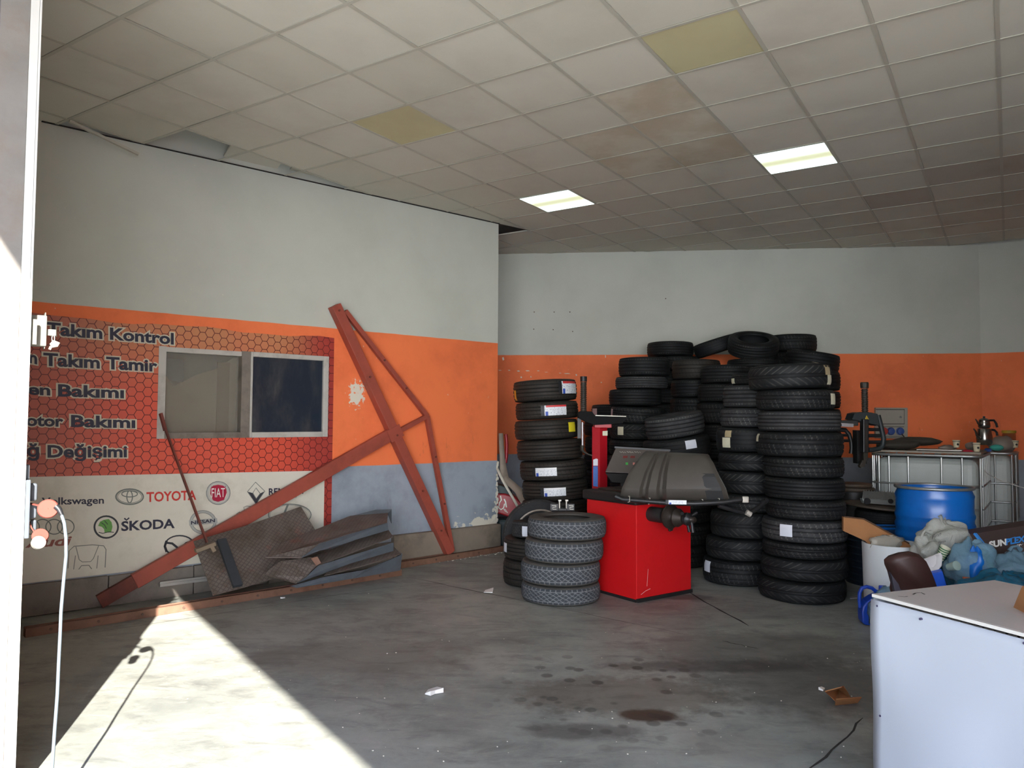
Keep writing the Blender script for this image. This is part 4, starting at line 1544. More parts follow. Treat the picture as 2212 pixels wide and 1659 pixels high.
# alloy wheel leaning on the new tyres
cw = Vector((0.275, 7.475, 0.362))
wh = thing('alloy_wheel', 'upright alloy wheel with dull silver spokes behind the small tyre', 'wheel', (cw.x, cw.y, 0))
fw = Vector((0.12, -1, 0.05)).normalized()
qd = fw.to_track_quat('Z', 'Y').to_matrix().to_4x4()
cm, tm = tyre_mesh('rib', 'worn')
for nm, me in (('tyre', cm), ('tread', tm)):
    o = link(bpy.data.objects.new(nm, me))
    o.parent = wh
    o.matrix_basis = Matrix.Translation((0, 0, cw.z)) @ qd @ Matrix.Diagonal((0.36 / TR, 0.36 / TR, 0.185 / TW, 1))
M['charcoal_'] = pm('dark_inside', '#1d1e22', 0.6)
M['alloy'] = pm('alloy', '#a09488', 0.45, 0.4, 0.2, 12, 0, '#554d47', 0.5)
obj('rim', MB().lathe([(0.255, -0.07), (0.265, 0.085), (0.268, 0.095), (0.255, 0.10), (0.24, 0.08), (0.232, -0.07)], cw, fw, 40), M['alloy'], wh, smooth=40)
ux = Vector((0, 0, 1)).cross(fw).normalized()
uy = fw.cross(ux)
for i in range(5):
    a = math.radians(72 * i + 58)
    d = ux * math.cos(a) + uy * math.sin(a)
    e = fw.cross(d)
    p = [cw + d * 0.03 - e * 0.025 + fw * 0.03, cw + d * 0.03 + e * 0.025 + fw * 0.03, cw + d * 0.245 + e * 0.055 + fw * 0.085, cw + d * 0.245 - e * 0.055 + fw * 0.085]
    obj('spoke', MB().prism(p, -fw * 0.03), M['alloy'], wh, bevel=0.004)
obj('brake_disc', MB().cyl(cw - fw * 0.06, cw - fw * 0.03, 0.235, 32), M['charcoal_'], wh)
obj('hub', MB().cyl(cw - fw * 0.02, cw + fw * 0.045, 0.05, 20), M['alloy'], wh)

# ------------------------------------------------------------------ wheel balancer
M['red'] = pm('red_enamel', '#c8161a', 0.42, 0, 0.08, 3, 0, '#7d1c18', 0.25)
M['charcoal'] = pm('charcoal_plastic', '#1e1c1c', 0.55, 0, 0.15, 8)
M['hood'] = pm('hood_plastic', '#48443f', 0.42, 0, 0.12, 4, 0, '#5c564e', 0.4)
M['steel_dark'] = pm('oily_steel', '#3a332e', 0.45, 0.5, 0.3, 14)
M['panel_grey'] = pm('panel_grey', '#57504c', 0.5, 0, 0.08)
M['matt_black'] = pm('matt_black', '#131314', 0.8, 0, 0.2, 10, spec=0.2)
M['wire'] = pm('wire_clip', '#b5b1a6', 0.4, 0.3)
M['led_red'] = pm('red_display', '#6e2a26', 0.4)
M['btn_green'] = pm('green_button', '#3fae4a', 0.5)
M['btn_red'] = pm('pink_button', '#c98278', 0.5)
BU, BV = Vector((0.815, 0.580, 0)), Vector((-0.580, 0.815, 0))
BN0 = fl(1375, 1302)
BW, BDp, BH = 0.665, 0.62, 0.80
bal = thing('wheel_balancer', 'red wheel balancer cabinet with black curved wheel guard and tray top', 'machine', BN0)


def bp(u, v, z):
    return BN0 + BU * u + BV * v + UP * z


obj('cabinet', MB().box(bp(BW / 2, BDp / 2, 0.02 + (BH - 0.02) / 2), (BW, BDp, BH - 0.02), (BU, BV, UP)), M['red'], bal, bevel=0.006)
mb = MB()
mb.box(bp(BW / 2, -0.006, 0.016), (BW, 0.02, 0.03), (BU, BV, UP))
mb.box(bp(0.006, BDp / 2, 0.012), (0.03, BDp, 0.022), (BU, BV, UP))
obj('base_strip', mb, M['charcoal'], bal)
obj('tray', MB().box(bp(BW / 2 - 0.01, BDp / 2, BH + 0.04), (BW + 0.05, BDp + 0.05, 0.085), (BU, BV, UP)), M['charcoal'], bal, bevel=0.015)
mb = MB()
for i in range(4):
    mb.box(bp(0.10 + i * 0.09, 0.36, BH + 0.092), (0.07, 0.36, 0.018), (BU, BV, UP))
obj('weight_tray_ribs', mb, M['steel_dark'], bal)
# control panel standing at the back of the tray
pw = [at(1307, 1020, 6.95), at(1440, 1027, 6.85), at(1446, 974, 7.0), at(1330, 968, 7.1)]
cpn = obj('control_panel', MB().prism(pw, Vector((0.03, 0.14, 0.0))), M['panel_grey'], bal, bevel=0.006)
obj('panel_base', MB().prism([at(1308, 1022, 6.95), at(1440, 1029, 6.85), at(1440, 1046, 6.87), at(1322, 1042, 6.97)], Vector((0.03, 0.14, 0))), M['charcoal'], bal)
mb = MB()
for x0 in (1340, 1404):
    mb.bar(at(x0 + 6, 1040, 7.06), at(x0 + 6, 1075, 7.06), 0.05, 0.05, Vector((0, 1, 0)))
obj('panel_stand', mb, M['charcoal'], bal)
obj('panel_lid_edge', MB().bar(at(1328, 966, 7.12), at(1448, 973, 7.02), 0.05, 0.016), M['black'], bal)


def onpanel(x, y):
    n = (pw[1] - pw[0]).cross(pw[3] - pw[0]).normalized()
    d = Vector(ray(x, y))
    t = (pw[0] - Vector(CAMP)).dot(n) / d.dot(n)
    return Vector(CAMP) + d * t - Vector((0.0, 0.004, 0))


def pq(x0, y0, x1, y1, sh=0.0):
    return [onpanel(x0, y1), onpanel(x1, y1), onpanel(x1 + sh, y0), onpanel(x0 + sh, y0)]


for x in (1345, 1361):
    obj('display', MB().prism(pq(x, 984.5, x + 10, 989.5, 1), Vector((0, 0.006, 0))), M['led_red'], cpn)
obj('button', MB().prism(pq(1351.5, 999, 1356.5, 1004), Vector((0, 0.01, 0))), M['btn_green'], cpn)
obj('button', MB().prism(pq(1367, 999, 1371.5, 1004), Vector((0, 0.01, 0))), M['btn_red'], cpn)
mb = MB()
for k in range(3):
    x = 1338 + k * 16
    stroke(mb, [onpanel(x + a, 977 + b) for a, b in ((0, -1.5), (4, 0), (7, -1.5), (9, 1.5), (11, -1), (14, 1))], 0.004, Vector((0, -1, 0.2)))
obj('panel_marks', mb, M['wire'], cpn)
# guard: rows from the front rim over the top to the back
cols = [0, .05, .17, .20, .23, .26, .33, .36, .39, .43, .55, .70, .85, 1.0]
ridge = [0, .3, .6, -1, -1, 1, 1, -1, -1, 1, 1, .6, .3, 0]


def lerp_px(a, b, t):
    return a[0] + (b[0] - a[0]) * t, a[1] + (b[1] - a[1]) * t, a[2] + (b[2] - a[2]) * t


prow = [((1339, 1076, 6.22), (1576, 1084, 6.02)), ((1343, 1056, 6.20), (1568, 1056, 6.0)), ((1359, 1021, 6.25), (1552, 1026, 6.04)), ((1375, 997, 6.32), (1541, 1001, 6.11)), ((1389, 980, 6.42), (1532, 986, 6.20)), ((1394, 975.5, 6.50), (1529, 981.5, 6.27)),
        ((1398, 977, 6.9), (1532, 985, 6.65)), ((1400, 1010, 7.05), (1540, 1020, 6.8)), ((1400, 1045, 7.1), (1545, 1050, 6.85))]
rows = []
for a, b in prow:
    row = []
    for k, t in enumerate(cols):
        x, y, Y = lerp_px(a, b, t)
        row.append(at(x, y, Y - 0.022 * ridge[k]))
    rows.append(row)
obj('wheel_guard', MB().grid(rows), M['hood'], bal, smooth=22, solid=0.008)
obj('guard_side', MB().quad([r[-1] for r in rows]), M['hood'], bal, solid=0.006)
M['scuff'] = pm('dark_scuff', '#151516', 0.6, 0, 0.2)
def on_guard(t, r):                    # t along the width, r: row position on the guard
    i = min(int(r), 6)
    f = r - i
    a0, b0 = prow[i]
    a1, b1 = prow[i + 1]
    x, y, Y = lerp_px(lerp_px(a0, b0, t), lerp_px(a1, b1, t), f)
    return at(x, y, Y - 0.012)


sc_rows = []
for i in range(9):
    r = 0.1 + 2.0 * i / 8
    lo = 0.80 + 0.035 * math.sin(i * 1.9) - 0.04 * (1 - i / 8)
    sc_rows.append([on_guard(lo + (0.955 - lo) * j / 4, r) for j in range(5)])
obj('guard_scuff', MB().grid(sc_rows), M['scuff'], bal, solid=0.002)
rimp = [at(1329, 1072, 6.2), at(1345, 1079, 6.18), at(1440, 1086, 6.05), at(1500, 1088, 6.0), at(1560, 1085, 5.98), at(1612, 1078, 6.0)]
grl = obj('guard_rail', MB().tube(rimp, 0.020, 8), M['black'], bal, smooth=60)
obj('rail_end', MB().box(at(1610, 1079, 5.99), (0.05, 0.03, 0.05)), M['wire'], bal, bevel=0.008)
for x, y in ((1358, 1079), (1402, 1083), (1516, 1086), (1552, 1084)):
    obj('wire_clip', MB().tube([at(x + dx, y + dy, 6.0 + 0.13 * (1552 - x) / 200) for dx, dy in ((-1, -7), (2, -7.5), (2, 5), (-2, 6))], 0.0035, 6), M['wire'], grl)
M['sticker'] = LAB['white']
obj('rail_sticker', MB().grid([[at(1438 + a * 9, 1080 + b * 9 + a * 0.2, 6.02 - 0.01 * a) for a in range(6)] for b in (1, 0)], uv=True), LAB['new2'], grl)
obj('swing_arm', MB().tube([at(1552, 1092, 6.0), at(1590, 1104, 6.02), at(1617, 1110, 6.06)], 0.017, 8), M['black'], bal, smooth=60)
obj('swing_arm', MB().tube([at(1617, 1110, 6.06), at(1636, 1098, 6.0), at(1657, 1080, 5.9)], 0.02, 8), M['black'], bal, smooth=60)
obj('arm_joint', MB().cyl(at(1612, 1106, 6.02), at(1622, 1112, 6.02), 0.022, 12), M['wire'], bal)
SN = -BV
s0 = BN0 + BU * 0.172 + UP * 0.715


def sp(k):
    return s0 + SN * k


obj('motor_housing', MB().lathe([(0.001, -0.02), (0.062, -0.02), (0.062, 0.13), (0.055, 0.15), (0.001, 0.15)], s0, SN, 24), M['charcoal'], bal, smooth=40)
obj('flange', MB().lathe([(0.03, 0.15), (0.06, 0.19), (0.10, 0.21), (0.10, 0.225), (0.045, 0.24), (0.035, 0.25)], s0, SN, 24), M['steel_dark'], bal, smooth=40)
thr = []
for i in range(22):
    thr += [(0.020, 0.25 + i * 0.01), (0.024, 0.255 + i * 0.01)]
obj('threaded_shaft', MB().lathe(thr + [(0.02, 0.475), (0.001, 0.48)], s0, SN, 16), M['steel_dark'], bal)
obj('cone', MB().lathe([(0.024, 0.27), (0.07, 0.285), (0.075, 0.30), (0.04, 0.36), (0.024, 0.365)], s0, SN, 24), M['steel_dark'], bal, smooth=40)
mb = MB()
mb.lathe([(0.024, 0.38), (0.052, 0.385), (0.052, 0.41), (0.03, 0.425), (0.024, 0.44)], s0, SN, 20)
for a in (0.5, 2.6, 4.7):
    d = BU * math.cos(a) + UP * math.sin(a)
    mb.tube([sp(0.40) + d * 0.04, sp(0.42) + d * 0.10], [0.011, 0.014], 8)
obj('wing_nut', mb, M['black'], bal, smooth=50)
obj('drop_plate', MB().prism([sp(0.205) + BU * a + UP * b for a, b in ((-0.05, 0.02), (0.05, 0.02), (0.055, -0.04), (0.02, -0.115), (-0.012, -0.12), (-0.045, -0.05))], SN * 0.02), M['steel_dark'], bal, bevel=0.004)
obj('handle_rod', MB().tube([sp(0.44) - UP * 0.01, sp(0.455) - UP * 0.10], [0.012, 0.017], 10), M['black'], bal, smooth=60)
M['scratch'] = pm('white_scratch', '#cfa9a3', 0.6)
mb = MB()
for u0, z0, u1, z1 in ((0.05, 0.06, 0.16, 0.095), (0.12, 0.12, 0.135, 0.26)):
    stroke(mb, [bp(u0, -0.0015, z0), bp((u0 + u1) / 2, -0.0015, (z0 + z1) / 2 + 0.006), bp(u1, -0.0015, z1)], 0.004, -BV)
for v0, z0, z1 in ((0.46, 0.12, 0.30), (0.50, 0.10, 0.17), (0.52, 0.14, 0.18)):
    stroke(mb, [bp(-0.0015, v0, z0), bp(-0.0015, v0 + 0.01, z1)], 0.004, -BU)
stuff(obj('paint_scratches', mb, M['scratch'], bal))

# black bracket on the dusty stack
t = thing('pedal_bracket', 'small black metal bracket with two white tops on the dusty stack', 'bracket', at(1215, 1103, 6.68))
z0 = at(1215, 1104, 6.68).z


def bb_(x0, y0, x1, y1, Y, d, mat, nm):
    a, b = at(x0, y1, Y), at(x1, y0, Y)
    obj(nm, MB().box((a + b) / 2, (b.x - a.x, d, b.z - a.z)), M[mat], t, bevel=0.003)


bb_(1188, 1088, 1206, 1103, 6.68, 0.03, 'black', 'side_plate')
bb_(1224, 1088, 1241, 1103, 6.68, 0.03, 'black', 'side_plate')
bb_(1206, 1098, 1224, 1103, 6.68, 0.03, 'black', 'cross_bar')
for x in (1207, 1222):
    bb_(x, 1081, x + 3, 1099, 6.68, 0.02, 'wire', 'upright')
    bb_(x - 1, 1079.5, x + 5.5, 1082.5, 6.67, 0.03, 'white', 'upright_cap')
mb = MB()
for x in (1192, 1229):
    stroke(mb, [at(x + a, 1092 + b, 6.664) for a, b in ((0, 0), (9, 0), (9, 3), (2, 4), (2, 8), (10, 8))], 0.004, Vector((0, -1, 0)))
obj('plate_outline', mb, M['wire'], t)

# ------------------------------------------------------------------ tyre changer behind the balancer
M['tower_red'] = pm('tower_red', '#a8121f', 0.42, 0, 0.1, 5, 0, '#5c1016', 0.25)
M['screw'] = pm('screw_steel', '#3b3731', 0.5, 0.3, 0.2, 12)
M['bright_steel'] = pm('bright_steel', '#b9bcc0', 0.25, 0.9, 0.05)
M['blue_print'] = label_mat('blue_sticker', '#2a66b8')
tc = thing('tyre_changer', 'red tyre changer tower with black arm behind the balancer', 'machine', (0.98, 7.78, 0))
obj('base_cabinet', MB().box((1.0, 7.80, 0.30), (0.42, 0.42, 0.60)), M['tower_red'], tc, bevel=0.02)
TY = 7.53
a, b = at(1280, 1060, TY), at(1313, 922, TY)
w1 = at(1296, 1060, TY).x
mb = MB()
mb.hexa([Vector((a.x, TY + 0.04, 0.55)), Vector((w1, TY, 0.55)), Vector((b.x, TY + 0.05, 0.55)), Vector(((a.x + b.x) / 2, TY + 0.16, 0.55)),
         Vector((a.x, TY + 0.04, b.z)), Vector((w1, TY, b.z)), Vector((b.x, TY + 0.05, b.z)), Vector(((a.x + b.x) / 2, TY + 0.16, b.z))])
obj('tower', mb, M['tower_red'], tc)
a, b = at(1284, 923, TY - 0.01), at(1321, 916, TY - 0.01)
obj('tower_cap', MB().box((a + b) / 2 + Vector((0, 0.06, 0)), (b.x - a.x, 0.14, b.z - a.z + 0.01)), M['tower_red'], tc, bevel=0.004)
mb = MB().prism([at(x, y, TY - 0.05) for x, y in ((1248, 892), (1255, 888), (1279, 889), (1285, 897), (1353, 899), (1354, 905), (1345, 915), (1284, 918), (1268, 912), (1250, 903))], Vector((0, 0.14, 0)))
obj('swing_arm', mb, M['matt_black'], tc, bevel=0.006)
obj('arm_edge', MB().bar(at(1286, 897.5, TY - 0.06), at(1352, 899.5, TY - 0.06), 0.02, 0.008), M['wire'], tc)
sc = at(1260.5, 890, TY)
top = at(1260.5, 824, TY).z
pr = []
k = int((top - sc.z) / 0.018)
for i in range(k):
    z = i * (top - sc.z) / k
    pr += [(0.026, z), (0.026, z + 0.006), (0.034, z + 0.009), (0.034, z + 0.013)]
obj('screw_column', MB().lathe(pr, sc, UP, 16), M['screw'], tc)
obj('screw_cap', MB().cyl(Vector((sc.x, sc.y, top)), Vector((sc.x, sc.y, top + 0.05)), 0.034, 16), M['black'], tc)
obj('head_shaft', MB().cyl(at(1258.5, 912, TY), at(1258.5, 966, TY), 0.013, 12), M['bright_steel'], tc)
obj('shaft_sleeve', MB().box(at(1251, 925, TY + 0.02), (0.035, 0.035, 0.2)), M['black'], tc)
obj('mount_head', MB().tube([at(1258, 962, TY), at(1257, 972, TY), at(1262, 977, TY), at(1272, 982, TY), at(1279, 984, TY)], [0.02, 0.018, 0.012, 0.007, 0.01], 10), M['screw'], tc, smooth=60)
obj('spec_plate', MB().prism([at(x, y, TY + 0.018) for x, y in ((1299, 931.5), (1312.5, 930.5), (1312.5, 941), (1300, 941.5))], Vector((0, 0.004, 0))), LAB['paper'], tc)
mbq = MB().quad([at(x, y, TY + 0.012) for x, y in ((1281.5, 1050), (1294.5, 1052), (1294.5, 1007), (1281.5, 1007))], [(0, 0), (1, 0), (1, 1), (0, 1)])
obj('blue_sticker', mbq, M['blue_print'], tc, solid=0.003)
mbq = MB().quad([at(x, y, TY + 0.012) for x, y in ((1281.5, 1006), (1294.5, 1006), (1294.5, 993), (1288, 990.5), (1281.5, 993))])
obj('white_sticker', mbq, LAB['white'], tc, solid=0.003)

# second tyre changer by the back wall
TY2 = 7.95
t2 = thing('tyre_changer', 'black tyre changer head with tall screw near the wall socket box', 'machine', (3.45, 8.25, 0))
obj('base_cabinet', MB().box((3.42, 8.32, 0.35), (0.44, 0.44, 0.70)), M['black'], t2, bevel=0.02)
obj('tower', MB().box((3.45, 8.36, 0.98), (0.14, 0.14, 0.62)), M['black'], t2, bevel=0.01)
sc = at(1868.5, 893, TY2 + 0.03)
top = at(1868.5, 838, TY2).z
pr = []
k = int((top - sc.z) / 0.018)
for i in range(k):
    z = i * (top - sc.z) / k
    pr += [(0.027, z), (0.027, z + 0.006), (0.036, z + 0.009), (0.036, z + 0.013)]
obj('screw_column', MB().lathe(pr, sc, UP, 16), M['screw'], t2)
obj('screw_cap', MB().lathe([(0.001, 0), (0.040, 0), (0.042, 0.05), (0.036, 0.062), (0.001, 0.062)], Vector((sc.x, sc.y, top)), UP, 16), M['screw'], t2)
M['head_plastic'] = pm('head_plastic', '#242b2d', 0.5, 0, 0.1)
mb = MB().prism([at(x, y, TY2 - 0.05) for x, y in ((1841, 906), (1846, 893), (1858, 890), (1882, 891), (1896, 894), (1900, 920), (1872, 913), (1842, 906))], Vector((0, 0.18, 0)))
obj('head_cover', mb, M['head_plastic'], t2, bevel=0.008)
mb = MB().tube([at(x, y, TY2) for x, y in ((1897, 897), (1904, 925), (1909, 948), (1907, 962), (1900, 969), (1884, 972), (1876, 972))], 0.026, 8)
obj('guide_loop', mb, M['head_plastic'], t2, smooth=60)
mb = MB()
for y in (928, 941, 955):
    mb.tube([at(1872, y, TY2 + 0.03), at(1905, y, TY2 + 0.03)], 0.018, 8)
obj('cross_bars', mb, M['black'], t2, smooth=60)
obj('arm', MB().bar(at(1808, 915, TY2 + 0.05), at(1852, 913, TY2 + 0.03), 0.06, 0.062), M['charcoal'], t2, bevel=0.006)
obj('arm_tip', MB().bar(at(1805, 917, TY2 + 0.04), at(1842, 919, TY2 + 0.02), 0.05, 0.035), M['bright_steel'], t2)
obj('vertical_slide', MB().bar(at(1867, 905, TY2 - 0.06), at(1867, 978, TY2 - 0.06), 0.06, 0.085, Vector((0, 1, 0))), M['black'], t2, bevel=0.008)
obj('slide_bar', MB().bar(at(1870.5, 915, TY2 - 0.10), at(1870.5, 974, TY2 - 0.10), 0.02, 0.016, Vector((0, 1, 0))), M['steel_dark'], t2)
obj('slide_foot', MB().bar(at(1868, 978, TY2 - 0.06), at(1868, 994, TY2 - 0.06), 0.045, 0.045, Vector((0, 1, 0))), M['screw'], t2)
obj('mount_head', MB().prism([at(x, y, TY2 - 0.08) for x, y in ((1863, 994), (1872, 993), (1868, 1008), (1860, 1011), (1857, 1007))], Vector((0, 0.05, 0))), M['screw'], t2, bevel=0.003)
mb = MB().tube([at(x, y, TY2 + 0.2) for x, y in ((1810, 928), (1826, 929), (1834, 938), (1839, 955), (1840, 968), (1838, 980))], 0.024, 8)
obj('rear_loop', mb, M['black'], t2, smooth=60)
mb = MB()
for y in (940, 952):
    mb.tube([at(1808, y, TY2 + 0.22), at(1838, y, TY2 + 0.22)], 0.016, 8)
mb.box(at(1857, 965, TY2 + 0.1), (0.1, 0.1, 0.35))
obj('rear_bars', mb, M['black'], t2)
mbq = MB().prism([at(x, y, TY2 - 0.053) for x, y in ((1868.5, 906.5), (1877, 906.5), (1872, 897.5))], Vector((0, 0.003, 0)))
M['warn'] = pm('warning_yellow', '#d9b52c', 0.5)
obj('warning_triangle', mbq, M['warn'], t2)
obj('warning_mark', MB().bar(at(1872.3, 900.5, TY2 - 0.056), at(1872.6, 905, TY2 - 0.056), 0.004, 0.005, Vector((0, 1, 0))), M['black'], t2)

# wall socket box
M['box_grey'] = pm('socket_box_grey', '#9a958a', 0.5, 0, 0.06)
M['sock_blue'] = pm('socket_blue', '#2b4a8c', 0.5)
M['sock_red'] = pm('socket_red', '#a5352b', 0.5)


def wb(x, y, off=0.0):
    d = ray(x, y)
    n = np.array(BN)
    tt = ((np.array(E1) - n * off - CAMP) @ n) / (d @ n)
    return Vector(CAMP + d * tt)


sb = thing('socket_box', 'grey wall distribution box with red and blue sockets on orange wall', 'socket', wb(1922, 948))
obj('housing', MB().prism([wb(x, y, 0.0) for x, y in ((1888, 880.5), (1957, 881), (1957, 948), (1888, 946))], -BN * 0.06), M['box_grey'], sb, bevel=0.006)
obj('door', MB().prism([wb(x, y, 0.061) for x, y in ((1893.5, 885.5), (1952.5, 886), (1952.5, 915), (1893.5, 914.5))], -BN * 0.012), M['box_grey'], sb, bevel=0.003)
mb = MB()
for q in ((1892, 884, 1954, 885.2), (1892, 915.2, 1954, 916.4), (1952.8, 884, 1953.8, 916), (1892, 921.5, 1953, 922.5), (1905, 943.5, 1950, 944.2)):
    mb.quad([wb(q[0], q[1], 0.062), wb(q[2], q[1], 0.062), wb(q[2], q[3], 0.062), wb(q[0], q[3], 0.062)])
obj('door_gap', mb, M['dark_gap'], sb, solid=0.002)
obj('latch', MB().cyl(wb(1945.5, 901, 0.07), wb(1945.5, 901, 0.085), 0.014, 14), M['black'], sb)
for x, m in ((1909, 'sock_red'), (1924, 'sock_blue'), (1944, 'sock_blue')):
    c = wb(x, 931.5, 0.06)
    obj('socket', MB().lathe([(0.05, 0), (0.05, 0.012), (0.042, 0.015), (0.040, 0.04), (0.001, 0.045)], c, -BN, 20), M[m], sb, smooth=40)
cbl = MB().tube([wb(1944, 933, 0.09), wb(1951, 941, 0.10), wb(1958, 951, 0.09), wb(1962, 960, 0.08), wb(1964, 975, 0.05)], 0.008, 6)
tag(obj('black_cable', cbl, M['black'], None, smooth=60), 'short black cable plugged into the grey wall box', 'cable')

# ------------------------------------------------------------------ caged liquid containers
M['cage'] = pm('galvanised_tube', '#a5a8a6', 0.35, 0.75, 0.1, 10)
t = NT('milky_plastic')
v = t.coord()
t.b.inputs['Subsurface Weight'].default_value = 0.0
M['milky'] = t.done(t.mix(t.step(t.noise(v, 1.2, 5), 0.3, 0.8), C('#aeb4b0'), C('#8f9690')), 0.4)
M['pallet'] = pm('pallet_black', '#2d2c2b', 0.7)


def ibc(c0, u, v, w, d, H, label, hz, nx, ny):
    t = thing('caged_tank', label, 'tank', c0 + u * w / 2 + v * d / 2)
    mb = MB().box(c0 + u * w / 2 + v * d / 2 + UP * 0.06, (w, d, 0.12), (u, v, UP))
    obj('pallet', mb, M['pallet'], t)
    i = 0.03
    o = obj('bottle', MB().box(c0 + u * w / 2 + v * d / 2 + UP * (0.12 + (H - 0.16) / 2), (w - 2 * i, d - 2 * i, H - 0.16), (u, v, UP)), M['milky'], t)
    m = o.modifiers.new('b', 'BEVEL')
    m.width, m.segments = 0.10, 4
    r = 0.10
    cor = [(r, r, 180), (w - r, r, 270), (w - r, d - r, 0), (r, d - r, 90)]
    for z in [H - 0.012] + hz:
        p = []
        for cx, cy, a0 in cor:
            for k in range(6):
                a = math.radians(a0 + 18 * k)
                p.append(c0 + u * (cx + r * math.cos(a)) + v * (cy + r * math.sin(a)) + UP * z)
        obj('hoop', MB().tube(p, 0.011 if z < H - 0.02 else 0.014, 8, True), M['cage'], t, smooth=80)
    for k in nx:
        for e in (0.004, d - 0.004):
            obj('upright', MB().cyl(c0 + u * (w * k) + v * e + UP * 0.12, c0 + u * (w * k) + v * e + UP * (H - 0.03), 0.010, 8), M['cage'], t)
    for k in ny:
        for e in (0.004, w - 0.004):
            obj('upright', MB().cyl(c0 + u * e + v * (d * k) + UP * 0.12, c0 + u * e + v * (d * k) + UP * (H - 0.03), 0.010, 8), M['cage'], t)
    return t


IU, IV = Vector((0.81, -0.586, 0)), Vector((0.586, 0.81, 0))
IH = 1.16
i0 = fl(1881.5, 978, IH)
i0.z = 0
ibc(i0, IU, IV, 1.03, 1.12, IH, 'milky caged liquid tank behind the blue drum', [0.17, 0.39, 0.61, 0.843], (0.075, 0.17, 0.35, 0.65, 0.83, 0.985), (0.06, 0.14, 0.25, 0.38, 0.52, 0.66, 0.8, 0.92))
j1 = fl(2194, 978, IH)
j1.z = 0
j0 = j1 - IU * 0.80
ibc(j0, IU, IV, 0.80, 0.58, IH, 'second caged tank at the right, behind the teapot', [0.18, 0.39, 0.60, 0.81], (0.3, 0.55, 0.75, 0.95), (0.1, 0.25, 0.45, 0.65, 0.85))
tag(obj('white_string', MB().tube([at(2126, 1016, 7.85), at(2134, 1024, 7.8), at(2165, 1040, 7.5), at(2212, 1054, 7.2), at(2260, 1066, 7.0)], 0.004, 6), M['white']), 'white string slung across the caged tanks', 'string')


def it(u, v, z=0.0):                   # a point on the first tank top
    return i0 + IU * u + IV * v + UP * (IH - 0.035 + z)


# things on the tanks
M['cushion'] = pm('dark_cushion', '#3a352e', 0.85, 0, 0.2, 6)
M['board'] = pm('grey_board', '#8d8577', 0.6, 0, 0.2, 4)
M['paper_cup'] = pm('paper_cup', '#cfc5a6', 0.6, 0, 0.06)
M['teapot'] = pm('steel_teapot', '#86827c', 0.22, 0.9, 0.1)
M['teal'] = pm('teal_sponge', '#3fa394', 0.8, 0, 0.15, 20)
M['crimson'] = pm('crimson_plastic', '#a81c34', 0.5)
M['bag_grey'] = pm('dusty_plastic_bag', '#80746a', 0.45, 0, 0.2, 6)
obj_ = obj('cover_board', MB().box(it(0.52, 0.55, 0.055), (1.0, 1.0, 0.02), (IU, IV, UP)), M['board'])
tag(obj_, 'thin grey board covering the caged tank top', 'board')


def deck(x, y, dz=0.0):                # where the ray meets the top board
    return fl(x, y, IH + 0.03) + UP * dz


def blob(c, ex, ax, seed, n=14, m=10, k=0.18):
    rnd = random.Random(seed)
    ph = [rnd.uniform(0, 6.28) for _ in range(8)]
    mb = MB()
    rows = []
    for i in range(m + 1):
        th = math.pi * i / m
        row = []
        for j in range(n + 1):
            a = 2 * math.pi * j / n
            r = 1 + k * (math.sin(3 * a + ph[0] + 2 * th) * 0.5 + math.sin(5 * a + ph[1]) * math.sin(4 * th + ph[2]) * 0.6 + math.sin(2 * a + 5 * th + ph[3]) * 0.4)
            r = r if 0 < i < m else 1
            d = (math.sin(th) * math.cos(a) * r, math.sin(th) * math.sin(a) * r, math.cos(th) * r)
            row.append(c + ax[0] * d[0] * ex[0] + ax[1] * d[1] * ex[1] + ax[2] * d[2] * ex[2])
        rows.append(row)
    mb.grid(rows)
    return mb


XYZ = (Vector((1, 0, 0)), Vector((0, 1, 0)), UP)
cu = thing('seat_cushion', 'dark folded cushion lying on the caged tank', 'cushion', it(0.3, 0.3, 0.06))
c = at(1952, 968, 8.45)
obj('pad', blob(Vector((c.x - 0.06, c.y, IH + 0.085)), (0.24, 0.16, 0.055), XYZ, 3, k=0.08), M['cushion'], cu, smooth=180)
obj('pad', blob(Vector((c.x + 0.20, c.y + 0.10, IH + 0.12)), (0.27, 0.15, 0.05), XYZ, 5, k=0.08), M['cushion'], cu, smooth=180)


def cup(x, yb, Y, h, label):
    c = at(x, yb, Y)
    t = thing('paper_cup', label, 'cup', c)
    t['group'] = 'paper cups on the tanks'
    c = c.copy()
    obj('cup_wall', MB().lathe([(0.001, 0.0), (0.026, 0.0), (0.036, h), (0.038, h + 0.003), (0.034, h), (0.025, 0.004)], c, UP, 20), M['paper_cup'], t, smooth=50)
    obj('rim_band', MB().lathe([(0.0365, h - 0.014), (0.0372, h - 0.009)], c, UP, 20), M['black'], t)
    d = (Vector((0, 0, CAM_Z)) - c)
    d.z = 0
    d.normalize()
    s = Vector((-d.y, d.x, 0))
    q = c + UP * h * 0.45 + (d * 0.9 + s * 0.43) * 0.0315
    obj('emblem', MB().lathe([(0.001, 0.0015), (0.012, 0.0015), (0.012, 0)], q, d * 0.9 + s * 0.43, 14), M['black'], t)


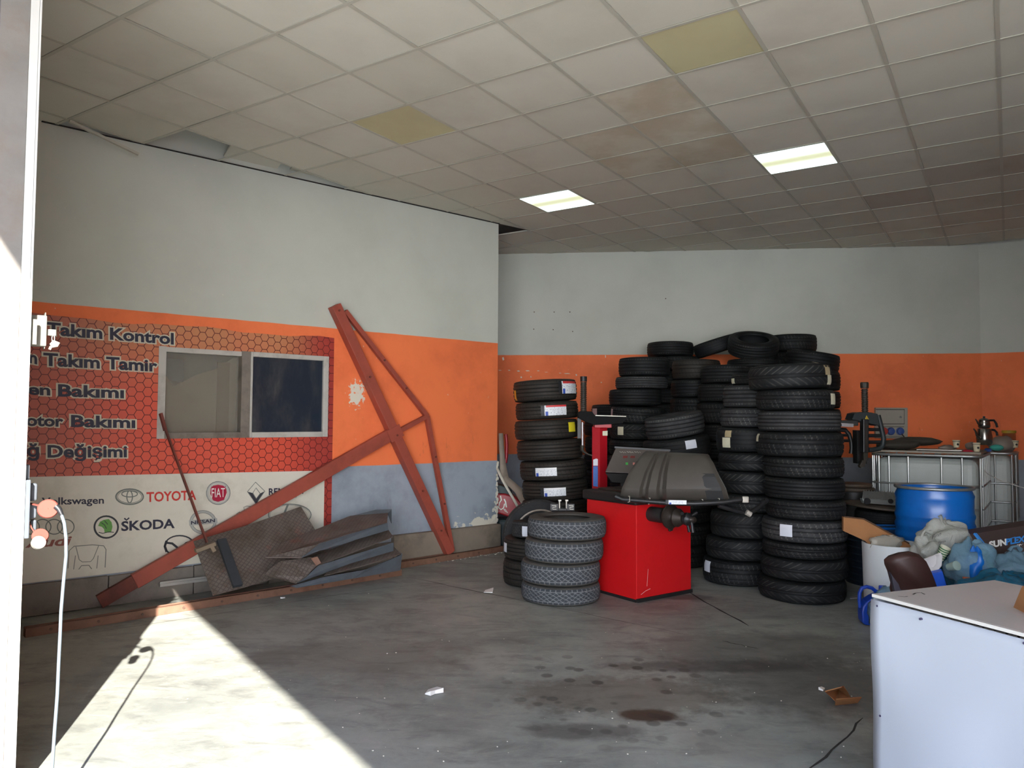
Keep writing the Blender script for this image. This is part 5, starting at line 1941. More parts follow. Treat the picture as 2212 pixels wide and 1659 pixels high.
cup(2066, 966.5, 8.15, 0.075, 'paper cup standing alone between cushion and red lump')
cup(2110, 975.5, 7.98, 0.09, 'nearest paper cup beside the red plastic lump')
cup(2193, 967, 8.75, 0.08, 'paper cup tilted in the dusty bag at the right')
c = at(2089, 976, 7.98)
tag(obj('red_lid', blob(c, (0.065, 0.05, 0.026), XYZ, 9, k=0.06), M['crimson'], smooth=180), 'crimson plastic lump on the front edge of the tank', 'lid')
tp = thing('double_teapot', 'stacked steel double teapot with black handles on the tank', 'teapot', at(2127, 961, 8.35))
c = at(2127, 961, 8.35)
k = 1 / F_PX * 8.35
obj('lower_kettle', MB().lathe([(0.001, 0), (12 * k, 0), (15 * k, 5 * k), (16 * k, 14 * k), (13.5 * k, 26 * k), (13 * k, 34 * k), (12.5 * k, 35 * k), (0.001, 35 * k)], c, UP, 28), M['teapot'], tp, smooth=40)
obj('upper_teapot', MB().lathe([(0.001, 35 * k), (10 * k, 36 * k), (12 * k, 40 * k), (11 * k, 48 * k), (10 * k, 53 * k), (10.5 * k, 54 * k), (6 * k, 57 * k), (0.001, 58 * k)], c, UP, 28), M['teapot'], tp, smooth=40)
obj('lid_knob', MB().lathe([(0.001, 57 * k), (2 * k, 57 * k), (2.5 * k, 61 * k), (0.001, 62 * k)], c, UP, 12), M['black'], tp, smooth=40)
obj('spout', MB().tube([at(2115, 947, 8.3), at(2110, 940, 8.28), at(2107, 931, 8.27), at(2103, 926, 8.27)], [0.018, 0.012, 0.009, 0.007], 8), M['teapot'], tp, smooth=60)
obj('spout', MB().tube([at(2117, 917, 8.3), at(2113, 915, 8.28), at(2110, 909, 8.27), at(2107, 905, 8.27)], [0.013, 0.010, 0.008, 0.006], 8), M['teapot'], tp, smooth=60)
obj('handle', MB().tube([at(2137, 908, 8.35), at(2147, 908, 8.35), at(2152, 915, 8.35), at(2154, 923, 8.35)], 0.012, 8), M['black'], tp, smooth=60)
obj('handle', MB().tube([at(2140, 928, 8.35), at(2148, 929, 8.35), at(2153, 934, 8.35), at(2154, 941, 8.35)], 0.012, 8), M['black'], tp, smooth=60)
jr = thing('glass_jar', 'glass jar with yellow lid at the right end of the tanks', 'jar', at(2180, 958, 9.15))
c = at(2180, 958, 9.15)
M['jar'] = glass_mat('jar_glass', '#8a4a30', 0.45)
M['lid_y'] = pm('yellow_lid', '#a98f26', 0.5)
obj('jar_body', MB().lathe([(0.001, 0), (0.065, 0), (0.07, 0.02), (0.07, 0.11), (0.06, 0.13)], c, UP, 24), M['jar'], jr, smooth=50)
obj('lid', MB().lathe([(0.074, 0.125), (0.076, 0.15), (0.07, 0.158), (0.001, 0.16)], c, UP, 24), M['lid_y'], jr, smooth=50)
tag(obj('teal_sponge', blob(at(2153, 967, 8.5), (0.075, 0.05, 0.034), XYZ, 12, k=0.05), M['teal'], smooth=180), 'teal sponge cloth in front of the teapot', 'sponge')
tag(obj('blue_rag', blob(at(2134, 972, 8.35), (0.035, 0.04, 0.022), XYZ, 14, k=0.1), M['sock_blue'], smooth=180), 'small blue rag left of the teal sponge', 'rag')
tag(obj('dusty_bag', blob(at(2165, 961, 8.85), (0.15, 0.12, 0.10), XYZ, 17, k=0.12), M['bag_grey'], smooth=180), 'dusty grey plastic bag behind the teal sponge', 'bag')
tag(obj('crumpled_wrap', blob(at(2046, 968, 8.5), (0.09, 0.06, 0.035), XYZ, 18, k=0.15), M['bag_grey'], smooth=180), 'crumpled pale wrapping between cushion and nearest cups', 'wrapping')
tag(obj('crumpled_wrap', blob(at(2098, 964, 8.4), (0.06, 0.06, 0.045), XYZ, 19, k=0.15), M['bag_grey'], smooth=180), 'crumpled grey ball of wrap left of the teapot', 'wrapping')
tag(obj('metal_tray', MB().box(at(2030, 972, 8.05) + UP * 0.0, (0.42, 0.16, 0.012), (IU, IV, UP)), M['alu'], bevel=0.004), 'thin metal tray at the front edge of the tank top', 'tray')

# ------------------------------------------------------------------ drums and scrap at the right
M['drum_blue'] = pm('blue_drum_paint', '#0f5fb0', 0.3, 0, 0.1, 5, 0, '#0c3f78', 0.3)
M['drum_dark'] = pm('dark_drum', '#14222f', 0.5, 0, 0.2, 5)
M['rim_steel'] = pm('drum_rim', '#8f9290', 0.35, 0.6, 0.15)
M['disc'] = pm('dusty_disc', '#4a4138', 0.6, 0.2, 0.3, 8, 0.1, '#7a6248', 0.35)
M['castalu'] = pm('cast_aluminium', '#8e918e', 0.4, 0.5, 0.2, 14)
Yd = 6.19
cd = Vector(((2013.5 - 1106) / F_PX * Yd, Yd, 0))
dr = thing('steel_drum', 'bright blue open steel drum in front of the caged tanks', 'drum', cd)
rd = 77.5 / F_PX * Yd
hd = fl(2013.5, 1055.5).y and (CAM_Z + (at(2013.5, 1055.5, Yd - rd).z - CAM_Z))
pf = [(0.001, 0.0), (rd - 0.01, 0.0), (rd - 0.008, 0.01), (rd - 0.012, 0.02)]
for f in (0.22, 0.30, 0.50, 0.595, 0.68, 0.76):
    pf += [(rd - 0.012, hd * f - 0.028), (rd - 0.003, hd * f - 0.008), (rd - 0.003, hd * f + 0.008), (rd - 0.012, hd * f + 0.028)]
pf += [(rd - 0.012, hd - 0.10), (rd - 0.006, hd - 0.075), (rd - 0.03, hd - 0.02), (rd - 0.03, hd - 0.015), (rd - 0.035, hd - 0.03), (rd - 0.03, hd - 0.1), (rd - 0.03, 0.03), (0.001, 0.03)]
obj('drum_body', MB().lathe(pf, cd, UP, 48), M['drum_blue'], dr, smooth=40)
obj('rolled_rim', MB().tube([cd + Vector((math.cos(a) * (rd - 0.012), math.sin(a) * (rd - 0.012), hd - 0.012)) for a in [2 * math.pi * i / 40 for i in range(40)]], 0.012, 8, True), M['rim_steel'], dr, smooth=80)
mb = MB()
for x, y in ((2017, 1087), (1992, 1098)):
    pass
cb_ = Vector(((1896 - 1106) / F_PX * 7.15, 7.15, 0))
db = thing('ribbed_drum', 'dark ribbed drum under the disc and loose tyre', 'drum', cb_)
rb = 0.30
hb = at(1900, 1140, 6.85).z
pf = [(0.001, 0), (rb, 0.0)]
for i in range(9):
    z = hb * (i + 0.5) / 9
    pf += [(rb - 0.012, z - 0.012), (rb, z), (rb - 0.012, z + 0.012)]
pf += [(rb - 0.01, hb - 0.01), (rb - 0.03, hb), (0.001, hb)]
obj('drum_body', MB().lathe(pf, cb_, UP, 40), M['drum_dark'], db, smooth=30)
zt = at(1912, 1109, 6.85).z
tyre(Vector((cb_.x + 0.07, 7.15, (hb + zt) / 2 + 0.002)), 0.555, zt - hb, 'worn', 'black', 'oily tyre lying under the rusty round disc', None)
dc = Vector((cb_.x + 0.05, 7.12, zt + 0.035))
dk = thing('round_disc', 'large dusty round steel disc lying tilted on a tyre', 'disc', dc)
dn = Vector((0.06, -0.02, 1)).normalized()
obj('plate', MB().lathe([(0.001, -0.01), (0.35, -0.014), (0.365, -0.006), (0.36, 0.008), (0.33, 0.014), (0.12, 0.016), (0.10, 0.03), (0.001, 0.03)], dc, dn, 44), M['disc'], dk, smooth=40)
zc = at(1905, 1090, 6.95)
vc = thing('engine_cover', 'ribbed grey cast aluminium engine cover lying on the disc', 'engine part', zc)
q = [at(x, y, Y) for x, y, Y in ((1863, 1078, 6.98), (1946, 1083, 6.92), (1940, 1064, 7.10), (1866, 1060, 7.16))]
lift_ = Vector((0, 0, 0.02))
obj('cover_top', MB().prism(q, Vector((0, 0.01, -0.04))), M['castalu'], vc, bevel=0.004)
obj('cover_side', MB().prism([at(x, y, 6.94) for x, y in ((1862, 1077), (1947, 1082), (1951, 1091), (1930, 1092), (1866, 1087))], Vector((0, 0.05, 0))), M['castalu'], vc, bevel=0.004)
mb = MB()
for i in range(14):
    t = i / 13
    a = q[0].lerp(q[1], t)
    b = q[3].lerp(q[2], t)
    mb.bar(a + UP * 0.006, b + UP * 0.006, 0.006, 0.008)
stuff(obj('cooling_ribs', mb, M['castalu'], vc))
for x, r in ((1874, 7), (1925, 5), (1940, 5)):
    c = at(x, 1083, 6.925)
    obj('port', MB().cyl(c, c + Vector((0, 0.02, 0)), r / F_PX * 6.9, 14), M['black'], vc)
# stacked discs behind
ds = thing('disc_stack', 'two dark flat discs on a black drum behind the tall stack', 'disc', (3.35, 7.86, 0))
cS = Vector((at(1843, 1055, 7.75).x, 7.75, 0))
zS = at(1843, 1064, 7.5).z
obj('drum_body', MB().lathe([(0.001, 0), (0.19, 0), (0.19, zS - 0.005), (0.001, zS - 0.005)], cS, UP, 28), M['black'], ds, smooth=40)
for i, r in ((0, 0.20), (1, 0.175)):
    obj('disc', MB().lathe([(0.001, 0), (r, 0), (r + 0.006, 0.012), (r, 0.03), (r * 0.8, 0.036), (0.001, 0.036)], cS + UP * (zS + i * 0.04), UP, 28), M['disc'], ds, smooth=40)
# crate and bucket
M['navy_plastic'] = pm('navy_plastic', '#1d3550', 0.45, 0, 0.15)
a, b = at(1893, 1195, 6.62), at(1962, 1142, 6.62)
ct = thing('plastic_crate', 'dark blue plastic crate between the white bin and blue drum', 'crate', ((a.x + b.x) / 2, 6.7, 0))
mb = MB()
w, zt_ = b.x - a.x, b.z
x0 = a.x
for c_, e_ in (((x0 + w / 2, 6.62, zt_ / 2), (w, 0.02, zt_)), ((x0 + w / 2, 6.80, zt_ / 2), (w, 0.02, zt_)), ((x0 + 0.01, 6.71, zt_ / 2), (0.02, 0.16, zt_)), ((x0 + w - 0.01, 6.71, zt_ / 2), (0.02, 0.16, zt_)), ((x0 + w / 2, 6.71, 0.01), (w - 0.04, 0.16, 0.02))):
    mb.box(c_, e_)
obj('crate_body', mb, M['navy_plastic'], ct, bevel=0.006)
obj('crate_rim', MB().tube([Vector(p) for p in ((x0, 6.61, zt_), (x0 + w, 6.61, zt_), (x0 + w, 6.81, zt_), (x0, 6.81, zt_))], 0.010, 6, True), M['drum_blue'], ct)
# white bin with cardboard
M['bin_white'] = pm('white_bin', '#c5cacb', 0.5, 0, 0.06, 3, 0, '#8e9088', 0.25)
Yb = 5.95
cbn = Vector(((1923.5 - 1106) / F_PX * Yb, Yb, 0))
rbn = 61 / F_PX * Yb
hbn = at(1923, 1183, Yb - rbn).z
bn = thing('white_bin', 'white cylindrical bin holding a slanting flat carton', 'bin', cbn)
obj('bin_wall', MB().lathe([(0.001, 0), (rbn - 0.012, 0.0), (rbn, hbn), (rbn - 0.012, hbn), (rbn - 0.022, 0.02), (0.001, 0.02)], cbn, UP, 48), M['bin_white'], bn, smooth=40)
M['carton'] = pm('brown_carton', '#9a6a40', 0.8, 0, 0.1, 5, 0, '#6d4b30', 0.3)
M['carton_edge'] = pm('carton_edge', '#4b3423', 0.8)
ca_ = thing('flat_carton', 'flattened brown carton slanting out of the white bin', 'carton', cbn + UP * 0.2)
P = [at(1822, 1117, 6.1), at(1868, 1122, 6.06), at(1962, 1172, 5.93), at(1975, 1190, 5.92), at(1900, 1196, 5.95), at(1868, 1168, 6.0), at(1822, 1147, 6.1)]
obj('carton_side', MB().prism(P, Vector((0.01, 0.05, 0.0))), M['carton'], ca_)
obj('carton_edge', MB().tube([at(1824, 1116, 6.09), at(1866, 1121, 6.05), at(1964, 1174, 5.92)], 0.006, 6), M['carton_edge'], ca_)
M['film'] = glass_mat('clear_film', '#b3b0a4', 0.45, 0.0, 0.15)
tag(obj('plastic_wrap', blob(at(1915, 1172, 5.88), (0.13, 0.03, 0.055), XYZ, 21, k=0.25), M['film'], smooth=180), 'crumpled clear wrap with yellow bits on the slanting carton', 'wrapping')
# chair behind the counter
M['chair_brown'] = pm('brown_leatherette', '#3a2420', 0.5, 0, 0.1, 5)
M['chair_shell'] = pm('chair_shell', '#3b3a44', 0.5)
Yc = 4.7
ch = thing('office_chair', 'dark brown padded chair behind the white counter', 'chair', (at(1970, 1280, Yc).x, Yc, 0))
out = [(1930, 1274), (1932, 1262), (1925, 1236), (1919, 1222), (1918, 1212), (1928, 1203), (1950, 1196), (1972, 1193.5), (1985, 1197), (1994, 1206), (2004, 1226), (2014, 1250), (2024, 1280), (2034, 1310), (1944, 1318)]
front = [at(x, y, Yc - 0.03 - 0.0012 * (1280 - y)) for x, y in out]
cen = sum(front, Vector()) / len(front)
fr2 = [cen + (p - cen) * 0.86 + Vector((0.012, -0.035, 0)) for p in front]
bk = [p + Vector((0.0, 0.05, 0)) for p in front]
n = len(front)
mb = MB().add(bk + front + fr2, [tuple(range(n))[::-1], tuple(range(2 * n, 3 * n))] + [(i + k * n, (i + 1) % n + k * n, (i + 1) % n + (k + 1) * n, i + (k + 1) * n) for k in (0, 1) for i in range(n)])
obj('backrest', mb, M['chair_brown'], ch, smooth=70)
shell = [at(x, y, Yc - 0.075) for x, y in ((1919, 1218), (1933, 1226), (1944, 1240), (1956, 1275), (1962, 1312), (1942, 1318), (1932, 1274), (1925, 1240))]
obj('backrest_shell', MB().prism(shell, Vector((0, 0.03, 0))), M['chair_shell'], ch, bevel=0.004)
sx = at(1985, 1300, Yc).x
obj('seat', MB().box((sx + 0.12, Yc - 0.16, 0.36), (0.36, 0.36, 0.07), (Vector((0.98, -0.2, 0)), Vector((0.2, 0.98, 0)), UP)), M['chair_brown'], ch, bevel=0.03)
obj('back_support', MB().tube([(sx + 0.02, Yc + 0.02, 0.52), (sx + 0.06, Yc + 0.06, 0.33), (sx + 0.1, Yc - 0.1, 0.31)], 0.018, 8), M['black'], ch)
obj('gas_stem', MB().cyl((sx + 0.12, Yc - 0.16, 0.08), (sx + 0.12, Yc - 0.16, 0.33), 0.025, 12), M['black'], ch)
for k in range(5):
    a = k * 1.2566 + 0.3
    d = Vector((math.cos(a), math.sin(a), 0))
    e = Vector((sx + 0.12, Yc - 0.16, 0.09))
    obj('leg', MB().bar(e, e + d * 0.22 - UP * 0.03, 0.035, 0.025), M['black'], ch)
    w = e + d * 0.22
    obj('castor', MB().cyl(Vector((w.x - 0.015, w.y, 0.027)), Vector((w.x + 0.015, w.y, 0.027)), 0.026, 12), M['black'], ch)
# oil jug
M['jug_blue'] = pm('blue_jug', '#123fa6', 0.35, 0, 0.06)
Yj = 5.70
jg = thing('oil_jug', 'blue plastic oil jug with hoop handle on the floor by counter', 'jug', fl(1890, 1345))
zj = lambda x, y: at(x, y, Yj - 0.05)
P = [(1863, 1342), (1862, 1318), (1864, 1306), (1872, 1296), (1886, 1287), (1898, 1282), (1912, 1281), (1922, 1282), (1923, 1343), (1914, 1347), (1870, 1347)]
jb = [zj(*p) for p in P]
zmin = min(p.z for p in jb)
for p in jb:
    p.z -= zmin
obj('jug_body', MB().prism(jb, Vector((0.02, 0.12, 0))), M['jug_blue'], jg, bevel=0.012)
hp = [zj(*p) for p in ((1866, 1312), (1864.5, 1296), (1865, 1280), (1870, 1270), (1880, 1267), (1892, 1270), (1900, 1277), (1912, 1281))]
for p in hp:
    p.z -= zmin
    p.y += 0.06
obj('handle', MB().tube(hp, 0.014, 8), M['jug_blue'], jg, smooth=60)
c = zj(1914, 1281)
c.z -= zmin
c.y += 0.06
obj('cap', MB().lathe([(0.001, 0), (0.024, 0), (0.024, 0.05), (0.02, 0.056), (0.001, 0.056)], c, UP, 18), M['jug_blue'], jg, smooth=40)
lp = [zj(*p) + Vector((0, -0.004, -zmin)) for p in ((1877, 1341), (1888, 1341), (1888, 1324), (1877, 1324))]
obj('jug_label', MB().quad(lp, [(0, 0), (1, 0), (1, 1), (0, 1)]), LAB['new2'], jg, solid=0.002)
lp = [zj(*p) + Vector((0, -0.003, -zmin)) for p in ((1876, 1343), (1900, 1343), (1900, 1308), (1884, 1312), (1876, 1320))]
M['navy_label'] = pm('navy_label', '#26364f', 0.4)
obj('dark_label', MB().quad(lp), M['navy_label'], jg, solid=0.002)

# ------------------------------------------------------------------ rubbish pile
M['bag_white'] = glass_mat('white_bag_film', '#a9aba2', 0.86, 0, 0.3)
M['bag_blue'] = glass_mat('blue_bag_film', '#4a6f85', 0.68, 0, 0.22)
M['bag_teal'] = glass_mat('teal_bag_film', '#0d4d66', 0.85, 0, 0.25)
M['foam'] = pm('white_foam', '#c9c6c4', 0.6, 0, 0.04)
M['blue_plastic'] = pm('blue_plastic', '#2257c4', 0.4)
M['orange_card'] = pm('orange_card', '#b9592a', 0.6)
M['box_brown'] = pm('dark_brown_carton', '#3b2b28', 0.6, 0, 0.08)
M['print_blue'] = pm('print_light_blue', '#2f83cf', 0.5)


from mathutils import noise as mn


def bag_film(name, tint, alpha, rough):
    m = glass_mat(name, tint, alpha, 0, rough)
    nt_ = m.node_tree
    bsdf = nt_.nodes['Principled BSDF']
    tc_, no_, bu_ = nt_.nodes.new('ShaderNodeTexCoord'), nt_.nodes.new('ShaderNodeTexNoise'), nt_.nodes.new('ShaderNodeBump')
    no_.inputs['Scale'].default_value = 11
    no_.inputs['Detail'].default_value = 9
    no_.inputs['Roughness'].default_value = 0.62
    no_.inputs['Distortion'].default_value = 1.2
    bu_.inputs['Strength'].default_value = 0.9
    bu_.inputs['Distance'].default_value = 0.03
    nt_.links.new(tc_.outputs['Object'], no_.inputs['Vector'])
    nt_.links.new(no_.outputs[0], bu_.inputs['Height'])
    nt_.links.new(bu_.outputs[0], bsdf.inputs['Normal'])
    return m


M['bag_white'] = bag_film('white_bag_film', '#b4b6ad', 0.82, 0.25)
M['bag_blue'] = bag_film('blue_bag_film', '#7397aa', 0.66, 0.16)
M['bag_teal'] = bag_film('teal_bag_film', '#125a76', 0.86, 0.18)


def crinkled(c, ex, seed, k):
    mb = blob(c, ex, XYZ, seed, 44, 30, k)
    off = Vector((seed * 3.1, seed * 1.7, 0))
    for i, p in enumerate(mb.v):
        d = (p - c)
        if d.length < 1e-5:
            continue
        q = p * 7.0 + off
        r = abs(mn.noise(q)) * 0.6 + abs(mn.noise(q * 2.3)) * 0.35
        mb.v[i] = c + d * (1.06 - 0.42 * r)
    return mb


def bagobj(name, x, y, Y, ex, seed, mat, label, k=0.2, floor=False, ties=None):
    c = at(x, y, Y)
    t = thing(name, label, 'bag', c)
    obj('bag_film', crinkled(c, ex, seed, k), M[mat], t, smooth=180)
    for tie in ties or []:
        pts = [at(a, b, Y - 0.03) for a, b in tie]
        obj('bag_handle', MB().tube(pts, [0.018] + [0.012] * (len(pts) - 2) + [0.016], 6), M[mat], t, smooth=60)
    return t


Yr = 5.6
zt = at(2050, 1235, Yr).z
bagobj('rubbish_sack', 2077, 1262, 5.75, (0.27, 0.20, 0.24), 33, 'bag_teal', 'large dark teal rubbish sack low in the pile', 0.10)
bagobj('carrier_bag', 2044, 1160, 5.62, (0.17, 0.14, 0.115), 34, 'bag_white', 'knotted white carrier bag with black script against blue drum', 0.22, ties=[[(2040, 1136), (2034, 1128), (2033, 1118), (2030, 1114)], [(2012, 1150), (2006, 1150), (1998, 1146), (1994, 1152), (1990, 1162), (1985, 1172)]])
bagobj('carrier_bag', 2005, 1188, 5.6, (0.10, 0.11, 0.10), 35, 'bag_white', 'second white carrier bag beside the white bin rim', 0.2)
ob = bpy.data.objects['carrier_bag']
for tx, x0, y0, x1, y1, yt in (('Fırın', 2013, 1165, 2033, 1156, 1157), ('Kantin', 2027, 1174, 2043, 1171, 1169)):
    O = at(x0, y0, 5.46)
    obj('script_lettering', text(MB(), tx, O, at(x1, y1, 5.45) - O, at(x0, yt, 5.46) - O, shear=0.3), M['black'], ob)
gl = thing('green_bottle_top', 'green plastic net bag behind the knotted white bag', 'bag', at(2050, 1141, 5.72))
obj('net', blob(at(2050, 1141, 5.72), (0.045, 0.04, 0.022), XYZ, 37, k=0.2), pm('green_plastic', '#1f6b3f', 0.5), gl, smooth=180)
cc_ = at(2036, 1195, 5.44)
cu2 = thing('striped_cup', 'paper cup with green stripes lying between the white bags', 'cup', cc_)
ax_ = Vector((0.25, -0.35, 0.9)).normalized()
M['cup_cream'] = pm('cup_cream', '#d2d1ba', 0.6)
M['cup_green'] = pm('cup_green', '#2f6f45', 0.6)
obj('cup_wall', MB().lathe([(0.001, -0.05), (0.026, -0.05), (0.036, 0.05), (0.034, 0.05), (0.001, 0.0)], cc_, ax_, 20), M['cup_cream'], cu2, smooth=40)
for h in (-0.03, -0.012, 0.006, 0.024, 0.04):
    r = 0.0262 + (h + 0.05) * 0.1
    obj('stripe', MB().lathe([(r + 0.0012, h - 0.004), (r + 0.002, h + 0.004)], cc_, ax_, 20), M['cup_green'], cu2)
ft = thing('foam_tray', 'white foam food tray standing behind the chair back', 'tray', at(2015, 1216, 5.3))
P = [at(x, y, 5.3) for x, y in ((1994, 1209), (2031, 1194), (2036, 1200), (2034, 1222), (2026, 1232), (2010, 1236), (2000, 1232))]
cen = sum(P, Vector()) / len(P)
P2 = [cen + (p - cen) * 0.72 + Vector((0.0, 0.045, 0.0)) for p in P]
n = len(P)
obj('tray_shell', MB().add(P + P2, [(i, (i + 1) % n, n + (i + 1) % n, n + i) for i in range(n)] + [tuple(range(n, 2 * n))]), M['foam'], ft, solid=0.006, smooth=40)
tag(obj('plastic_tub', MB().prism([at(x, y, 5.25) for x, y in ((2011, 1240), (2036, 1234), (2046, 1268), (2020, 1270))], Vector((0.02, 0.05, 0.01))), M['blue_plastic'], bevel=0.006), 'bright blue plastic tub below the foam tray', 'tub')
tag(obj('orange_packet', MB().prism([at(x, y, 5.15) for x, y in ((2081, 1247), (2097, 1249), (2098, 1262), (2082, 1260))], Vector((0.01, 0.03, 0.0))), M['orange_card'], bevel=0.003), 'small orange packet at the counter edge in the rubbish', 'packet')
st = thing('striped_wrapper', 'black and cream striped wrapper above the clear blue bag', 'wrapper', at(2085, 1183, 5.5))
obj('sheet', MB().grid([[at(2056 + i * 11, 1180 + 9 * j - i * 2 + 3 * math.sin(i), 5.5 - 0.01 * j) for i in range(6)] for j in (1, 0)]), M['black'], st, solid=0.004)
mb = MB()
for i in range(4):
    mb.prism([at(2062 + i * 13 + a, 1189 - i * 3 - b, 5.478) for a, b in ((4, 0), (9, 0), (3, 8), (-2, 8))], Vector((0, 0.004, 0)))
obj('stripes', mb, M['cup_cream'], st)
sg = thing('clear_bag', 'clear bag with bright blue contents beside the brown carton', 'bag', at(2104, 1222, 5.35))
obj('bag_film', crinkled(at(2100, 1222, 5.35), (0.17, 0.12, 0.17), 41, 0.16), M['bag_blue'], sg, smooth=180)
M['deep_blue'] = pm('deep_blue_content', '#0a62b4', 0.4)
M['deep_green'] = pm('green_content', '#127a5c', 0.4)
obj('blue_content', crinkled(at(2108, 1230, 5.30), (0.085, 0.07, 0.14), 42, 0.15), M['deep_blue'], sg, smooth=180)
obj('green_content', crinkled(at(2127, 1230, 5.31), (0.045, 0.06, 0.13), 43, 0.15), M['deep_green'], sg, smooth=180)
lid_c = at(2066, 1222, 5.17)
cpz = thing('clear_cup', 'pale translucent plastic cup among the rubbish', 'cup', lid_c)
M['film2'] = glass_mat('cup_film', '#9fb5ac', 0.75, 0, 0.2)
obj('cup_wall', MB().lathe([(0.028, 0.0), (0.032, 0.004), (0.024, -0.07), (0.001, -0.07)], lid_c, Vector((0.2, -0.85, 0.3)), 22), M['film2'], cpz, smooth=40)
obj('cup_lid', MB().lathe([(0.001, 0.006), (0.026, 0.006), (0.032, 0.003), (0.032, -0.002)], lid_c, Vector((0.2, -0.85, 0.3)), 22), M['film2'], cpz, smooth=40)
bagobj('rubbish_sack', 2203, 1232, 5.38, (0.185, 0.14, 0.13), 51, 'bag_blue', 'pale blue translucent sack at the right edge of the rubbish', 0.2, ties=[[(2205, 1188), (2196, 1180), (2186, 1182), (2180, 1190)]])
bagobj('rubbish_sack', 2165, 1298, 5.03, (0.32, 0.18, 0.19), 52, 'bag_teal', 'dark blue sack under the pale blue sack, behind counter', 0.12)
# dark brown carton with print
sbx = thing('printed_carton', 'dark brown carton with white and blue lettering and blue stripe', 'carton', at(2160, 1190, 5.75))
Yx = 5.72
cq = [at(2079, 1157, Yx), at(2142, 1218, Yx), at(2262, 1236, Yx - 0.1), at(2262, 1128, Yx - 0.1)]
obj('carton_body', MB().prism(cq, Vector((0.03, 0.10, 0.02))), M['box_brown'], sbx)
nrm = (cq[1] - cq[0]).cross(cq[3] - cq[0]).normalized()
if nrm.y > 0:
    nrm = -nrm


def bx(x, y, o=0.004):
    d = Vector(ray(x, y))
    t = (cq[0] + nrm * o - Vector(CAMP)).dot(nrm) / d.dot(nrm)
    return Vector(CAMP) + d * t


mb = MB()
stroke(mb, [bx(2104, 1152), bx(2144, 1202)], 0.016, nrm)
stroke(mb, [bx(2108.5, 1151.5), bx(2147, 1199)], 0.006, nrm)
stroke(mb, [bx(2086, 1165), bx(2098, 1162)], 0.006, nrm)
obj('blue_stripe', mb, M['print_blue'], sbx)
mb = MB()
O = bx(2138, 1183)
text(mb, 'SUN', O, bx(2174, 1177) - O, bx(2137, 1170.5) - O, bold=0.05)
O2 = bx(2196.5, 1182)
text(mb, 'sport', O2, bx(2224, 1178) - O2, bx(2196, 1174) - O2, bold=0.02)
obj('lettering', mb, M['white'], sbx)
mb = MB()
O = bx(2174, 1177)
text(mb, 'PLEX', O, bx(2213, 1170) - O, bx(2174, 1164.5) - O, bold=0.04)
stroke(mb, [bx(2180, 1164), bx(2192, 1160.5), bx(2202, 1162), bx(2210, 1167)], 0.006, nrm)
obj('blue_lettering', mb, M['print_blue'], sbx)
obj('small_sticker', MB().quad([bx(2129, 1212, .005), bx(2135.5, 1212, .005), bx(2135.5, 1204.5, .005), bx(2129, 1204.5, .005)], [(0, 0), (1, 0), (1, 1), (0, 1)]), LAB['amber'], sbx, solid=0.002)
# supports for the carton: a grey carton behind it
tag(obj('plain_carton', MB().box((at(2170, 1200, 6.25).x, 6.2, 0.24), (0.5, 0.26, 0.46)), M['carton'], bevel=0.004), 'plain carton standing behind the dark printed carton', 'carton')

# ------------------------------------------------------------------ white counter in the foreground
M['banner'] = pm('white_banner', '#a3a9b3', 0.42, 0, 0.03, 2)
M['counter_top'] = pm('counter_top', '#acaba8', 0.55, 0, 0.06, 3, 0, '#8f887c', 0.35)
HC = 0.82
CA = fl(1889, 1282, HC)
CA.z = 0
CU, CW = Vector((0.923, 0.385, 0)), Vector((0.331, -0.944, 0))
CU.normalize()
CW = Vector((CU.y, -CU.x, 0))
CD, CL = 0.70, 1.75
co = thing('market_counter', 'white counter wrapped in banner cloth in the foreground', 'counter', CA + CU * CD / 2 + CW * CL / 2)


def cp(u, w, z):
    return CA + CU * u + CW * w + UP * z


obj('top', MB().box(cp(CD / 2, CL / 2, HC - 0.008), (CD, CL, 0.016), (CU, CW, UP)), M['counter_top'], co, bevel=0.002)
rows = []
for i in range(29):
    z = (HC - 0.02) * i / 28
    row = []
    for j in range(41):
        w = CL * j / 40
        b = 0.018 * math.sin(5 * w + 3 * z) * math.sin(math.pi * z / HC) + 0.009 * math.sin(9 * w - 7 * z + 1) * math.sin(math.pi * z / HC)
        b += 0.006 * math.exp(-((w - 0.02) / 0.05) ** 2) * math.sin(10 * z)
        row.append(cp(-0.012 - max(-0.006, b), w, z))
    rows.append(row)
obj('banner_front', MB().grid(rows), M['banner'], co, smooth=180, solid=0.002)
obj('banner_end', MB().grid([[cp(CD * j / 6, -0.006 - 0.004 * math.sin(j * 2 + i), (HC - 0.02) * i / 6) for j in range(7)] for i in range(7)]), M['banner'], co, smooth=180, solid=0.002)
obj('frame', MB().box(cp(CD / 2, CL / 2, HC / 2 - 0.02), (CD - 0.06, CL - 0.04, HC - 0.06), (CU, CW, UP)), M['white_alu'], co)
obj('edge_profile', MB().bar(cp(-0.008, 0, HC - 0.006), cp(-0.008, CL, HC - 0.006), 0.012, 0.012), M['white_alu'], co)
mb = MB()
for k in range(1, 40):
    mb.box(cp(-0.0155, 0.12 + k * 0.04, HC - 0.016), (0.002, 0.03, 0.003), (CU, CW, UP))
stuff(obj('edge_shadow_gap', mb, M['dark_gap'], co))
M['screw_head'] = pm('screw_head', '#3a3550', 0.5)
for w, z in ((0.03, HC - 0.04), (0.22, HC - 0.045), (0.60, HC - 0.03), (0.035, 0.36), (1.1, HC - 0.035)):
    o_ = cp(-0.010, w, z)
    obj('screw', MB().cyl(o_ + CU * 0.0, o_ - CU * 0.012, 0.0042, 10), M['screw_head'], co)
mb = MB()
